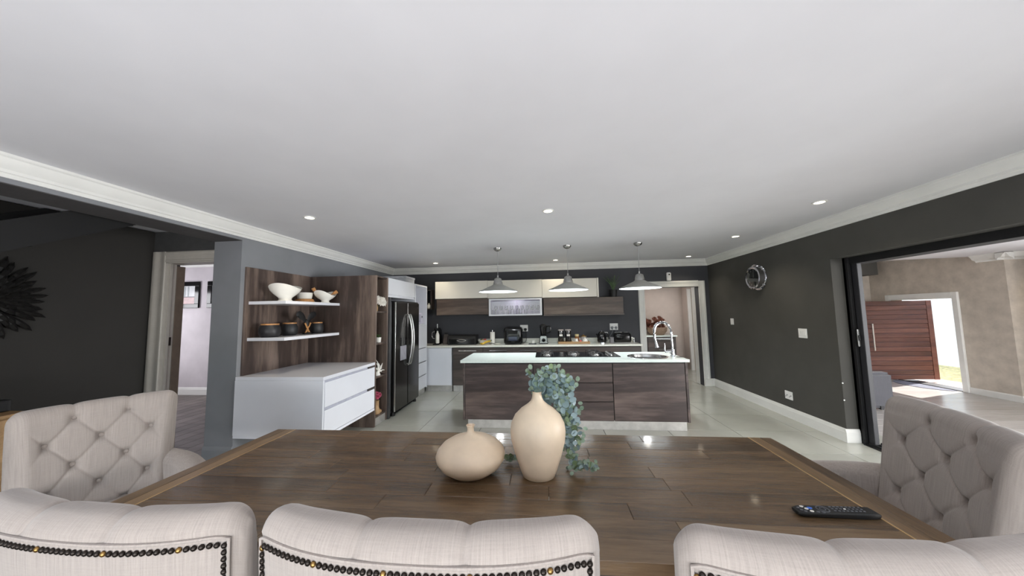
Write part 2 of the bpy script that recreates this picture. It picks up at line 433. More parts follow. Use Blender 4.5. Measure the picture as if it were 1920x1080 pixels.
# door to the scullery: casing, lining, inner post and leaf
d1 = struct('door_1', B(2.14, 3.24, 7.11, 7.14, 2.05, 2.055), white_trim)
cas = [(0, 0), (.13, 0), (.13, -.012), (.115, -.024), (.085, -.024), (.075, -.016), (.03, -.016), (.022, -.022), (.004, -.022), (0, -.012)]
bm = NB(); prism(bm, [(3.24 + d, 7.13 + y) for d, y in cas], 0, 2.17, 'xy'); part('door_casing', bm, white_trim, d1)
bm = NB(); prism(bm, [(2.14 - d, 7.13 + y) for d, y in cas], 0, 2.17, 'xy'); part('door_casing', bm, white_trim, d1)
bm = NB(); prism(bm, [(7.13 + y, 2.05 + d) for d, y in cas], 2.14, 3.24, 'yz'); part('door_casing', bm, white_trim, d1)
part('plinth_block', B(3.245, 3.375, 7.085, 7.13, 0, .15, .004), white_trim, d1)
part('inner_post', B(3.235, 3.30, 7.30, 7.46, 0, 2.05, .004), white_trim, d1)
part('inner_post', B(3.30, 3.36, 7.46, 7.56, 0, 2.05, .004), white_trim, d1)
# scullery shell
bm = NB(); box(bm, 1.6, 4.6, 9.3, 9.45, 0, 2.6); box(bm, 1.75, 1.9, 7.3, 9.3, 0, 2.6); box(bm, 4.25, 4.4, 7.3, 9.3, 0, 2.6)
box(bm, 3.78, 4.25, 9.0, 9.3, 0, 2.6)
struct('wall_scullery', bm, wall_beige)
d4 = struct('door_4', B(3.80, 4.25, 8.94, 8.98, 0, 2.05), plain('beige_door', (176, 164, 148), .5))
part('door_casing', B(3.78, 3.86, 8.93, 8.99, 0, 2.12, .004), white_trim, d4)
h = part('door_handle', lathe(NB(), [(0, 0), (.022, 0), (.022, -.01), (.009, -.012), (.009, -.05), (0, -.05)], (4.03, 8.94, 1.19), 12, 'y'), chrome, d4)

# opening to the lounge: black sliding frame
d2 = struct('door_2', B(3.60, 3.78, -.5, 4.20, 2.06, 2.14), black_al)
bm = NB()
for x in (3.58, 3.63, 3.68): box(bm, x, x + .035, 4.16, 4.22, -.02, 2.14)
box(bm, 3.58, 3.74, 4.19, 4.22, -.02, 2.14)
part('jamb', bm, black_al, d2, smooth=0)
bm = NB(); box(bm, 3.56, 3.80, -.5, 4.16, -.03, .006)
for x in (3.60, 3.66, 3.72): box(bm, x, x + .02, -.5, 4.14, .006, .028)
part('floor_track', bm, black_al, d2, smooth=0)
part('sliding_stile', B(3.615, 3.665, 4.085, 4.155, .02, 2.06, .004), graph, d2, 'graphite sliding panel edge')
lt = part('latch', B(3.585, 3.612, 4.125, 4.139, 1.10, 1.30, .003), steel, d2, 'satin metal latch plate')
part('latch_hook', B(3.59, 3.606, 4.115, 4.126, 1.17, 1.23, .003), black_mt, lt)

# lounge shell
bm = NB(); box(bm, 9.24, 9.5, 7.39, 8.27, -.5, 3.3); box(bm, 9.24, 9.5, 9.60, 11.6, -.5, 3.3); box(bm, 9.24, 9.5, 8.27, 9.60, 1.735, 3.3)
box(bm, 9.5, 12.2, 7.39, 7.6, -.5, 3.3)
struct('wall_lounge_right', bm, plaster)
struct('wall_lounge_rear', B(3.75, 12.1, -2.95, -2.8, -.5, 3.3), plaster)
struct('wall_lounge_far', B(3.60, 9.24, 10.12, 10.3, -.5, 3.3), plaster)
struct('wall_lounge_blocker', B(9.24, 9.5, -2.9, 6.2, -.5, 3.3), plaster)  # unseen wall added here to keep light off the passage face
bm = NB(); box(bm, 11.9, 12.1, 6.0, 7.6, -.5, 3.3); box(bm, 9.5, 12.1, 6.0, 6.2, -.5, 3.3)
struct('wall_passage', bm, plaster)
lamp('passage_downlight', 'SPOT', (9.95, 7.0, 2.56), 22, (1, .84, .6), (0, 0, 0), spot_size=R_(110), spot_blend=.9, shadow_soft_size=.05)
struct('trim_4', B(8.0, 9.02, 9.62, 10.1, 2.42, 2.83, .004), wall_dark, label='dark grey bulkhead box under the lounge ceiling')
cl = [(0, 2.62), (.15, 2.62), (.15, 2.59), (.11, 2.55), (.09, 2.51), (.03, 2.48), (.02, 2.455), (0, 2.455)]
struct('trim_5', mould(cl, 'y', 7.24, 7.80, (9.24, -1)), white_trim, 25)
struct('trim_6', mould(cl, 'x', 9.09, 12.0, (7.39, -1)), white_trim, 25)
struct('baseboard_lounge', mould([(0, -.36), (.03, -.36), (.03, -.255), (.015, -.235), (0, -.235)], 'y', 7.391, 8.165, (9.24, -1)), white_trim, 25)
struct('baseboard_lounge_return', mould([(0, -.36), (.03, -.36), (.03, -.255), (.015, -.235), (0, -.235)], 'x', 9.21, 11.9, (7.39, -1)), white_trim, 25)
# front pivot door
d3 = struct('door_3', B(9.22, 9.52, 8.27, 9.60, 1.72, 1.735), white_trim)
part('door_casing', B(9.19, 9.24, 8.165, 8.27, -.36, 1.86, .006), white_trim, d3)
part('door_casing', B(9.19, 9.24, 9.60, 9.70, -.36, 1.86, .006), white_trim, d3)
part('door_casing', B(9.19, 9.24, 8.27, 9.60, 1.735, 1.86, .006), white_trim, d3)
part('threshold', B(9.20, 9.54, 8.27, 9.60, -.40, -.345, .004), black_mt, d3)
dl = part('door_leaf', B(8.02, 9.98, 9.43, 9.45, -.32, 1.70), redwood, d3, 'red timber pivot leaf of horizontal boards')
part('stile', B(9.86, 9.98, 9.40, 9.452, -.32, 1.70, .003), redwood, dl)
part('stile', B(8.02, 8.14, 9.40, 9.452, -.32, 1.70, .003), redwood, dl)
nb = 17; bh = 2.02 / nb
for i in range(nb): part('board', B(8.143, 9.857, 9.405 + .002 * (i % 3), 9.44, -.32 + bh * i + .004, -.32 + bh * (i + 1) - .004, .004), redwood, dl)
hd = part('pull_handle', B(8.475, 8.51, 9.33, 9.355, .42, 1.12, .004), steel, dl, 'long steel bar pull')
tag(single('patch', prism(NB(), [(9.15 - .42 * math.sin(PI * t / 20), 8.33 + .60 * (1 - math.cos(PI * t / 20)) ) for t in range(21)], -.359, -.350, 'xy'), patch_m,
    'half round grey doormat inside the open red front door', 'patch'))  # thin half-round grey piece laid flat on the floor
# outside the front door
struct('ground', B(9.5, 30, -4, 30, -.6, -.40), grass_m)
struct('path', B(9.5, 10.4, 7.7, 12, -.5, -.385), paving_m)
struct('wall_garden', B(13.0, 13.2, 4, 22, -.5, 2.6), out_wall)
struct('terrace', B(-12, 12, -14, -2.9, -.3, -.02), paving_m)

# stair hall and study on the left
struct('wall_stair', B(-4.95, -4.75, -2.9, 3.475, 0, CZ), wall_stair)
bm = NB(); box(bm, -4.95, -4.56, 3.475, 3.62, 0, CZ); box(bm, -4.56, -3.80, 3.475, 3.62, 2.25, CZ)
struct('wall_stair_far', bm, plain('stair_end_wall_paint', (66, 66, 66), .8))
struct('wall_stair_near', B(-4.95, -3.80, -2.9, -2.7, 0, CZ), wall_stair)
bm = NB(); box(bm, -9.2, -3.8, 6.16, 6.3, 0, 2.8); box(bm, -9.35, -9.2, 3.4, 6.3, 0, 2.8); box(bm, -9.2, -4.95, 3.45, 3.62, 0, 2.8); box(bm, -3.86, -3.80, 3.62, 6.2, 0, 2.8)
struct('wall_study', bm, wall_white)
struct('trim_7', mould([(0, 2.80), (.08, 2.80), (.08, 2.78), (.04, 2.73), (.02, 2.70), (.02, 2.66), (0, 2.66)], 'x', -9.2, -3.86, (6.16, -1)), white_trim, 25)
struct('baseboard_study', mould(skirt, 'x', -9.2, -3.86, (6.16, -1)), white_trim, 25)
shaded_trim = plain('shaded_white_trim', (184, 179, 170), .5, var=.02)  # white paint greyed down, the hall's dimness put into the colour
d5 = struct('door_5', B(-4.56, -3.82, 3.46, 3.63, 2.235, 2.25), shaded_trim)
bm = NB(); prism(bm, [(-4.56 - d * 1.42, 3.475 + y) for d, y in cas], 0, 2.38, 'xy'); part('door_casing', bm, shaded_trim, d5)
bm = NB(); prism(bm, [(3.475 + y, 2.25 + d) for d, y in cas], -4.56, -3.82, 'yz'); part('door_casing', bm, shaded_trim, d5)
bm = NB(); box(bm, -4.575, -4.555, 3.465, 3.58, 0, 2.24); box(bm, -4.56, -4.54, 3.50, 3.53, 0, 2.24); part('lining', bm, shaded_trim, d5, smooth=0)
part('door_leaf', B(-4.60, -4.555, 3.585, 3.68, 0, 2.22, .003), plain('taupe_door_edge', (112, 98, 84), .6), d5, 'taupe edge of the opened door leaf')
part('strike_plate', B(-4.556, -4.545, 3.535, 3.56, 1.24, 1.34, .002), bronze, d5)
# staircase under the stair-hall ceiling
st = root('staircase', (-4.3, 1.0, 1.2), 'black steel staircase rising along the dark wall to the ceiling', 'staircase')
def zst(y): return 2.29 + (y - 2.35) * .54
for x in (-4.74, -3.92):
    bm = NB(); prism(bm, [(-.2, zst(-.2)), (2.98, zst(2.98)), (2.98, CZ), (2.55, CZ), (-.2, zst(-.2) + .24)], x, x + .05, 'yz'); part('stringer', bm, stair_bk, st, smooth=0)
for k in range(9): part('tread', B(-4.69, -3.92, .0 + .3 * k, .29 + .3 * k, zst(.15 + .3 * k) + .06, zst(.15 + .3 * k) + .10, .004), black_mt, st)

# ------------------------------------------------------------------ ceiling lights
def downlight():
    t = root('downlight', (0, 0, 0), '-', 'ceiling light', 'recessed ceiling downlights')
    part('ring', lathe(NB(), [(.062, 0), (.062, -.006), (.046, -.008), (.042, 0)], n=24), white_trim, t, world=False)
    part('lens', lathe(NB(), [(0, -.002), (.042, -.002)], n=20), down_m, t, world=False, smooth=0)
    return t
dl0 = downlight()
spots = [(-2.50, 3.20, 'recessed downlight glowing above the white console and open shelves'),
         (.07, 3.37, 'recessed downlight glowing over the middle of the table side, nearest of the centre row'),
         (2.83, 3.52, 'recessed downlight glowing near the right cornice, closest to the sliding opening'),
         (2.84, 5.00, 'recessed downlight glowing above the wall clock'),
         (2.90, 6.70, 'recessed downlight glowing in front of the scullery doorway'),
         (.26, 6.60, 'recessed downlight glowing over the middle wall cabinets behind the centre pendant'),
         (-2.22, 6.48, 'recessed downlight glowing in the far corner above the fridge side')]
for i, (x, y, lb) in enumerate(spots):
    o = dl0 if i == 0 else dup(dl0, (0, 0, 0))
    o.location = (x, y, CZ); o['label'] = lb
    lamp('downlight_beam', 'SPOT', (x, y, CZ - .03), 26 if y < 6 else 13, (1, .88, .70), (0, 0, 0), spot_size=R_(120), spot_blend=.9, shadow_soft_size=.04)

def pendant():
    t = root('pendant_lamp', (0, 0, 0), '-', 'pendant lamp', 'pendant lamps over the island')
    part('canopy', lathe(NB(), [(.06, 0), (.066, -.006), (.062, -.024), (.045, -.042), (.02, -.054), (0, -.056)], n=28), steel, t, world=False)
    part('cord', tube(NB(), [(0, 0, -.05), (0, 0, -.47)], .004, 8), plain('clear_grey_cord', (150, 150, 150), .4), t, world=False)
    part('neck', lathe(NB(), [(0, -.455), (.012, -.455), (.014, -.49), (.052, -.505), (.058, -.515), (.078, -.60), (.078, -.605)], n=32), steel, t, world=False)
    sh = part('shade', lathe(NB(), [(.074, -.598), (.098, -.615), (.312, -.712), (.318, -.722), (.312, -.722), (.096, -.622), (.070, -.604)], n=48), pend_m, t, world=False)
    part('shade_lining', lathe(NB(), [(.060, -.62), (.098, -.628), (.309, -.7235)], n=48), lit_white, t, 'white inside of the shade', world=False)
    part('bulb', lathe(NB(), [(0, -.60), (.014, -.605), (.016, -.625), (.03, -.645), (.034, -.665), (.026, -.69), (0, -.702)], n=16), bulb_m, t, world=False)
    return t
p0 = pendant()
for i, (x, lb) in enumerate([(-.735, 'brushed steel cone pendant hanging over the plain left end of the island'), (.395, 'brushed steel cone pendant hanging over the black hob'),
                             (1.50, 'brushed steel cone pendant hanging over the island sink, nearest the scullery door')]):
    o = p0 if i == 0 else dup(p0, (0, 0, 0)); o.location = (x, 5.20, CZ); o['label'] = lb
    lamp('pendant_beam', 'SPOT', (x, 5.20, CZ - .70), 40, (.94, .97, 1), (0, 0, 0), spot_size=R_(150), spot_blend=.5, shadow_soft_size=.05)

# ------------------------------------------------------------------ kitchen island
isl = root('kitchen_island', (.35, 4.86, 0), 'kitchen island of dark grained wood with drawers and a metal kickplate', 'kitchen island')
part('carcass', B(-1.11, 1.80, 4.48, 5.22, .13, .885), black_mt, isl)
part('end_panel', B(-1.135, -1.11, 4.45, 5.24, .12, .885, .002), cab_h, isl)
part('end_panel', B(1.80, 1.83, 4.45, 5.24, .12, .885, .002), cab_h, isl)
part('door', B(-1.106, -.176, 4.455, 4.475, .125, .868, .002), cab_h, isl)
part('door', B(.886, 1.796, 4.455, 4.475, .125, .868, .002), cab_h, isl)
for a, b in ((.125, .366), (.374, .612), (.620, .868)): part('drawer', B(-.166, .876, 4.455, 4.475, a, b, .002), cab_h, isl)
part('shadow_gap', B(-1.11, 1.80, 4.463, 4.47, .868, .886), black_mt, isl)
part('kickplate', B(-1.08, 1.80, 4.50, 5.19, 0, .125, .002), kick, isl, 'brushed aluminium kickplate')
# worktop with a round cut-out
def slab_with_hole(x0, x1, y0, y1, z0, z1, cx, cy, r, n=40):
    bm = NB()
    def ring(z):
        o = [bm.verts.new(p) for p in ((x0, y0, z), (x1, y0, z), (x1, y1, z), (x0, y1, z))]
        i = [bm.verts.new((cx + r * math.cos(2 * PI * k / n), cy + r * math.sin(2 * PI * k / n), z)) for k in range(n)]
        es = [bm.edges.new((o[k], o[(k + 1) % 4])) for k in range(4)] + [bm.edges.new((i[k], i[(k + 1) % n])) for k in range(n)]
        bmesh.ops.triangle_fill(bm, edges=es, use_beauty=True); return o, i
    o1, i1 = ring(z1); o0, i0 = ring(z0)
    for k in range(4): bm.faces.new((o0[k], o0[(k + 1) % 4], o1[(k + 1) % 4], o1[k]))
    for k in range(n): bm.faces.new((i0[k], i1[k], i1[(k + 1) % n], i0[(k + 1) % n]))
    return bm
SX, SY, SR = 1.42, 4.74, .25
wt = single('island_worktop', slab_with_hole(-1.165, 1.85, 4.425, 5.27, .886, .921, SX, SY, SR), quartz, 'white quartz worktop lying on the kitchen island', 'worktop', smooth=0)
sk = root('sink', (SX, SY, .921), 'round stainless steel sink let into the island worktop', 'sink')
part('rim', lathe(NB(), [(SR + .018, 0), (SR + .016, .004), (SR - .004, .005), (SR - .012, -.004)], (SX, SY, .921), 48), chrome, sk)
part('basin', lathe(NB(), [(SR - .010, .001), (SR - .02, -.04), (SR - .03, -.15), (SR - .07, -.175), (.04, -.18), (0, -.18)], (SX, SY, .921), 48), steel, sk)
part('drain', lathe(NB(), [(.045, -.178), (.04, -.172), (.02, -.174), (0, -.174)], (SX, SY, .921), 20), chrome, sk)
TX, TY = 1.765, 4.74
tp = root('kitchen_tap', (TX, TY, .921), 'tall chrome spring neck kitchen tap standing beside the round sink', 'tap')
part('base', lathe(NB(), [(.034, 0), (.034, .008), (.026, .014), (.025, .09), (.021, .10), (0, .10)], (TX, TY, .921), 24), chrome, tp)
part('riser', tube(NB(), [(TX, TY, 1.0), (TX - .01, TY, 1.24)], .014, 14), chrome, tp)
arch = spline([(TX - .01, TY, 1.22), (TX - .02, TY, 1.30), (TX - .065, TY, 1.37), (TX - .13, TY, 1.39), (TX - .20, TY, 1.36), (TX - .235, TY, 1.29), (TX - .235, TY, 1.20)], 10)
part('hose', tube(NB(), arch, .008, 10), key_m, tp)
bm = NB(); hel = []
L = len(arch)
for q in range(26 * 8 + 1):
    t = q / (26 * 8) * (L - 1); i = min(int(t), L - 2); f = t - i
    p = arch[i].lerp(arch[i + 1], f); d = (arch[i + 1] - arch[i]).normalized(); nrm = Vector((d.z, 0, -d.x))
    a = 2 * PI * q / 8; hel.append(p + (nrm * math.cos(a) + Vector((0, 1, 0)) * math.sin(a)) * .0165)
part('spring', tube(bm, hel, .0042, 5), chrome, tp)
part('spray_head', tube(NB(), [(TX - .235, TY, 1.21), (TX - .235, TY, 1.17), (TX - .222, TY, 1.12), (TX - .205, TY, 1.045)], [.014, .017, .017, .027], 16), chrome, tp)
part('support_arm', tube(NB(), [(TX - .005, TY, 1.165), (TX - .235, TY, 1.165)], .008, 10), chrome, tp)
part('lever', tube(NB(), [(TX - .02, TY, .985), (TX - .10, TY, .985), (TX - .105, TY, 1.0), (TX - .105, TY, 1.10)], [.018, .014, .009, .006], 12), chrome, tp)
part('deck_plate', B(TX + .02, TX + .09, TY - .10, TY - .05, .921, .925, .001), black_mt, tp)
# hob
hb = root('gas_hob', (.45, 5.0, .921), 'black glass gas hob with five burners on the island worktop', 'hob')
part('glass_top', B(-.14, 1.05, 4.69, 5.24, .921, .931, .003), black_gl, hb)
for bx, by, r in ((.03, 4.83, .045), (.03, 5.10, .055), (.42, 4.96, .075), (.72, 4.83, .045), (.72, 5.10, .055)):
    b = part('burner', lathe(NB(), [(r + .015, 0), (r + .012, .012), (r, .014), (r, .022), (r * .6, .026), (0, .026)], (bx, by, .931), 20), steel, hb)
    g = NB()
    for k in range(4):
        a = PI / 4 + k * PI / 2; c_, s_ = math.cos(a), math.sin(a)
        tube(g, [(bx + c_ * .035, by + s_ * .035, .967), (bx + c_ * .12, by + s_ * .12, .967), (bx + c_ * .13, by + s_ * .13, .931)], .006, 6)
    tube(g, [(bx + .05 * math.cos(2 * PI * q / 16), by + .05 * math.sin(2 * PI * q / 16), .966) for q in range(17)], .005, 6)
    part('pan_support', g, black_mt, hb)
for k in range(5): part('knob', lathe(NB(), [(.019, 0), (.018, .022), (.015, .026), (0, .026)], (.93, 4.77 + .085 * k, .931), 16), steel, hb)

# ------------------------------------------------------------------ back run of cabinets
def base_unit(x0, x1, m, label, handle=True, kx=True, y=6.53, kicks=True):
    t = root('base_cabinet', ((x0 + x1) / 2, 6.83, 0), label, 'cabinet', 'base cabinets on the back wall')
    part('carcass', B(x0, x1, y + .022, 7.11, .12, .884), m, t)
    if handle:
        dr = part('drawer_front', B(x0 + .003, x1 - .003, y, y + .02, .74, .868, .002), m, t)
        part('handle', bar(x0 + .13, x1 - .13, .815, y - .028, y), steel, dr)
        part('door', B(x0 + .003, x1 - .003, y, y + .02, .125, .735, .002), m, t)
    else:
        part('door', B(x0 + .003, x1 - .003, y, y + .02, .125, .868, .002), m, t)
    part('kickplate', B(x0, x1, y + .05, y + .07, 0, .12), kick, t)
    return t
def bar(x0, x1, z, y0, y1):
    bm = NB(); box(bm, x0, x1, y0, y0 + .008, z - .008, z + .008, .002)
    for x in (x0 + .02, x1 - .03): box(bm, x, x + .01, y0 + .008, y1, z - .005, z + .005)
    return bm
base_unit(-2.46, -1.90, white_gl, 'white gloss corner base cabinet between the drawers and the dark base cabinets', False)
base_unit(-1.88, -1.25, cab_k, 'dark wood base cabinet with bar handle beside the white corner cabinet')
base_unit(-1.25, -.63, cab_k, 'dark wood base cabinet with bar handle below the bananas and paper roll')
base_unit(-.63, -.03, cab_k, 'dark wood base cabinet with bar handle below the black air fryer')
base_unit(-.03, .57, cab_k, 'dark wood base cabinet with bar handle below the blender')
base_unit(.57, 1.84, cab_k, 'wide dark wood base cabinet without handle below the kettle and toaster', False)
bm = NB(); box(bm, -2.42, 1.87, 6.505, 7.13, .885, .921, .003); box(bm, -3.45, -2.42, 6.505, 7.13, .885, .921, .003)
quartz_w = plain('pale_warm_quartz', (222, 222, 212), .14, var=.02, scale=40)
single('back_worktop', bm, quartz_w, 'pale quartz worktop running along the back wall', 'worktop')
single('upstand', B(-1.55, 1.86, 7.108, 7.13, .921, 1.01, .002), quartz_w, 'low pale quartz upstand along the dark splashback wall', 'upstand')
# wall cabinets
def wall_unit(x0, x1, z0, z1, m, label, y=6.80):
    t = root('wall_cabinet', ((x0 + x1) / 2, 6.97, z0), label, 'cabinet', 'wall cabinets on the back wall')
    part('carcass', B(x0, x1, y + .022, 7.13, z0, z1, .001), m, t)
    part('door', B(x0 + .003, x1 - .003, y, y + .02, z0 + .002, z1 - .002, .002), m, t)
    return t
wall_unit(-2.34, -1.19, 1.895, 2.27, cream_gl, 'white flap-door wall cabinet above the plain dark wood cabinet')
wall_unit(-1.19, -.03, 1.885, 2.265, cream_gl, 'white flap-door wall cabinet above the glass-front cabinet')
t = wall_unit(-.03, 1.10, 1.87, 2.26, cream_gl, 'white flap-door wall cabinet beside the potted aloe')
part('end_panel', B(1.10, 1.135, 6.79, 7.13, 1.86, 2.26, .002), cream_gl, t)
wall_unit(-2.31, -1.17, 1.545, 1.885, cab_h2, 'dark wood wall cabinet, the shorter one above the bread bin')
t = wall_unit(-.01, 1.62, 1.52, 1.86, cab_h2, 'long dark wood wall cabinet carrying the potted aloe')
part('bottom_rail', B(-.01, 1.63, 6.79, 7.13, 1.49, 1.52, .002), cab_k, t)
gc = root('glass_cabinet', (-.60, 6.97, 1.51), 'white framed glass-front wall cabinet holding drinking glasses', 'cabinet', 'wall cabinets on the back wall')
bm = NB(); box(bm, -1.16, -.04, 7.10, 7.12, 1.51, 1.87); box(bm, -1.16, -.04, 6.80, 7.10, 1.51, 1.535); box(bm, -1.16, -.04, 6.80, 7.10, 1.845, 1.87)
box(bm, -1.16, -1.135, 6.80, 7.10, 1.535, 1.845); box(bm, -.065, -.04, 6.80, 7.10, 1.535, 1.845)
part('carcass', bm, plain('lilac_white_cabinet_inside', (204, 200, 206), .5, var=.01), gc, smooth=0)
bm = NB(); box(bm, -1.16, -.04, 6.775, 6.798, 1.51, 1.54); box(bm, -1.16, -.04, 6.775, 6.798, 1.835, 1.87); box(bm, -1.16, -1.12, 6.775, 6.798, 1.54, 1.835); box(bm, -.08, -.04, 6.775, 6.798, 1.54, 1.835)
part('door_frame', bm, white_gl, gc, smooth=0)
part('pane', B(-1.12, -.08, 6.784, 6.790, 1.54, 1.835), glass('cabinet_pane', (232, 230, 240), .06), gc, smooth=0)
lamp('cabinet_light', 'POINT', (-.60, 6.90, 1.80), 1.1, (1, .98, .99), shadow_soft_size=.05)
def tumbler(r, h, stem):
    bm = NB()
    if stem: lathe(bm, [(0, 0), (r * .8, 0), (r * .8, .003), (.004, .008), (.004, h * .45), (r * .7, h * .55), (r, h * .75), (r * .85, h), (r * .83, h), (r * .97, h * .75), (r * .67, h * .57), (0, h * .48)], n=14)
    else: lathe(bm, [(0, 0), (r * .85, 0), (r, h), (r * .94, h), (r * .8, .008), (0, .008)], n=14)
    return bm
k = 0
for row, (yy, hh) in enumerate(((6.86, 1), (6.99, 1))):
    for i in range(9):
        x = -1.07 + .114 * i + .03 * row; stem = row == 1 or i in (7, 8)
        if row == 0 and i in (1, 2):
            continue
        b = tumbler(.034, .19 if stem else .10 + .01 * (i % 3), stem)
        for v in b.verts: v.co += Vector((x, yy, 1.536))
        od = ['first', 'second', 'third', 'fourth', 'fifth', 'sixth', 'seventh', 'eighth', 'ninth'][i]
        single('wine_glass' if stem else 'drinking_glass', b, ware_m, ('clear stemmed wine glass, %s of the back row from the short dark cabinet' if row else 'clear stemmed glass, %s place of the front row from the short dark cabinet' if stem else 'clear tumbler, %s place of the front row from the short dark cabinet') % od,
               'glass', 'back row of wine glasses' if row else 'front row of clear glasses')
for x in (-.935, -.83):
    b = lathe(NB(), [(0, 0), (.034, 0), (.036, .005), (.036, .085), (.032, .085), (.032, .008), (0, .008)], n=18)
    tube(b, spline([(.034, 0, .07), (.06, 0, .065), (.062, 0, .03), (.035, 0, .018)], 5), .005, 6)
    for v in b.verts: v.co += Vector((x, 6.85, 1.536))
    single('white_mug', b, porcelain, ['white mug in the glass-front cabinet, nearer the short dark wood cabinet', 'white mug in the glass-front cabinet, nearer the middle of the shelf'][x > -.9], 'mug', 'white mugs in the glass cabinet')
# small dark open box shelf on the wall
nb_ = root('wall_niche', (-2.55, 7.03, 1.68), 'small black open box shelf on the back wall by the tall white unit', 'shelf')
bm = NB(); box(bm, -2.63, -2.47, 7.11, 7.13, 1.68, 2.11)
part('back', bm, black_mt, nb_, smooth=0)
for a in ((-2.63, -2.615, 1.68, 2.11), (-2.485, -2.47, 1.68, 2.11)): part('side', B(a[0], a[1], 6.93, 7.11, a[2], a[3]), cab_k, nb_)
for z in (1.68, 2.095): part('board', B(-2.615, -2.485, 6.93, 7.11, z, z + .015), cab_k, nb_)
single('white_ornament', lathe(NB(), [(0, 0), (.03, 0), (.042, .04), (.034, .08), (.012, .105), (.014, .125), (0, .125)], (-2.55, 7.0, 1.695), 18), porcelain, 'small white vase in the black open box shelf', 'ornament')

# sockets, switches, alarm sensor
def plate_back(name, x0, x1, z0, z1, label, cat, extra):
    t = root(name, ((x0 + x1) / 2, 7.13, z0), label, cat)
    part('plate', B(x0, x1, 7.118, 7.13, z0, z1, .003), plastic_w, t)
    return t
s1 = plate_back('wall_socket', -.53, -.36, 1.16, 1.30, 'white wall socket with a black plug behind the air fryer', 'socket', 1)
part('switch', B(-.51, -.48, 7.112, 7.119, 1.25, 1.28, .002), plastic_w, s1)
part('pin_hole', lathe(NB(), [(0, 0), (.012, 0), (.012, -.002), (0, -.002)], (-.50, 7.118, 1.205), 10, 'y'), key_m, s1)
bm = NB(); box(bm, -.445, -.385, 7.075, 7.118, 1.175, 1.23, .012); tube(bm, spline([(-.41, 7.08, 1.18), (-.40, 7.06, 1.12), (-.39, 7.03, 1.02), (-.41, 6.98, .95), (-.47, 6.95, .935)], 8), .006, 6)
single('power_cable', bm, black_mt, 'black plug and cable hanging from the socket behind the air fryer', 'cable')
s2 = plate_back('wall_socket', 1.39, 1.56, 1.165, 1.305, 'white double wall socket with two grey plugs above the toaster', 'socket', 2)
for x in (1.435, 1.515):
    part('switch', B(x - .015, x + .015, 7.112, 7.119, 1.262, 1.288, .002), plastic_w, s2)
for x, xe, lb in ((1.435, 1.30, 'grey plug and cord running down to the kettle'), (1.515, 1.55, 'grey plug and cord running down to the toaster')):
    bm = NB(); lathe(bm, [(.026, 0), (.028, -.02), (.016, -.04), (0, -.04)], (x, 7.118, 1.215), 14, 'y'); tube(bm, spline([(x, 7.09, 1.20), (x - .01, 7.07, 1.12), ((x + xe) / 2, 7.06, 1.03), (xe, 7.0, .94)], 8), .005, 6)
    single('power_cable', bm, plain('grey_cord_%d' % int(x * 100), (128, 132, 136), .5), lb, 'cable')
al = root('alarm_sensor', (2.645, 7.13, 2.19), 'white alarm sensor with dark lens on the wall above the scullery doorway', 'sensor')
part('housing', B(2.60, 2.69, 7.075, 7.13, 2.185, 2.36, .012, 3), plastic_w, al)
part('lens', lathe(NB(), [(.016, 0), (.014, -.006), (0, -.008)], (2.65, 7.075, 2.315), 14, 'y'), black_gl, al)
def plate_right(y0, y1, z0, z1, name, label, cat):
    t = root(name, (3.45, (y0 + y1) / 2, z0), label, cat)
    part('plate', B(3.438, 3.45, y0, y1, z0, z1, .003), plastic_w, t); return t
t = plate_right(6.31, 6.40, 1.275, 1.39, 'light_switch', 'narrow white light switch on the dark wall near the scullery doorway', 'switch')
part('rocker', B(3.433, 3.439, 6.335, 6.375, 1.30, 1.365, .002), plastic_w, t)
t = plate_right(4.66, 4.80, 1.155, 1.28, 'light_switch', 'square white light switch plate on the dark wall near the sliding opening', 'switch')
for k in range(4): part('rocker', B(3.433, 3.439, 4.678 + .027 * k, 4.700 + .027 * k, 1.19, 1.245, .002), plastic_w, t)
t = plate_right(5.01, 5.15, .262, .375, 'wall_socket', 'white wall socket low on the dark wall above the skirting', 'socket')
for k in range(2): part('switch', B(3.433, 3.439, 5.03 + .06 * k, 5.06 + .06 * k, .34, .36, .002), plastic_w, t)
bm = NB()
for y, z in ((5.03, .32), (5.06, .30), (5.045, .335 - .02), (5.10, .32), (5.13, .30), (5.115, .315)): box(bm, 3.4365, 3.4385, y - .004, y + .004, z - .008, z + .008)
part('pin_holes', bm, key_m, t)
for (y, z, lb) in ((4.215, .67, 'small pale screw cap on the wall edge, the upper one'), (4.215, .475, 'small pale screw cap on the wall edge, the lower one')):
    single('screw_cap', lathe(NB(), [(.009, 0), (.008, -.004), (0, -.005)], (3.455, 4.22, z), 12, 'y'), plastic_w, lb, 'screw cap', 'screw caps on the wall edge')
# porthole clock
ck = root('wall_clock', (3.45, 5.53, 2.055), 'round chrome porthole clock with dark face on the charcoal wall', 'clock')
part('case', lathe(NB(), [(.20, 0), (.20, -.012), (.175, -.02), (.172, -.075), (.182, -.085), (.182, -.10), (.165, -.108), (.148, -.10), (.146, -.08)], (3.45, 5.53, 2.055), 48, 'x'), chrome, ck)
part('dial', lathe(NB(), [(.147, 0), (.10, -.001), (0, -.001)], (3.372, 5.53, 2.055), 32, 'x'), clock_face, ck)
for k in range(12):
    a = k * PI / 6
    part('hour_mark', B(3.368, 3.371, 5.53 + .125 * math.sin(a) - .005, 5.53 + .125 * math.sin(a) + .005, 2.055 + .125 * math.cos(a) - .011, 2.055 + .125 * math.cos(a) + .011), porcelain, ck)
part('hour_hand', tube(NB(), [(3.366, 5.53, 2.055), (3.366, 5.60, 2.06)], [.006, .003], 6), black_mt, ck)
part('minute_hand', tube(NB(), [(3.364, 5.53, 2.055), (3.364, 5.52, 2.165)], [.006, .003], 6), porcelain, ck)
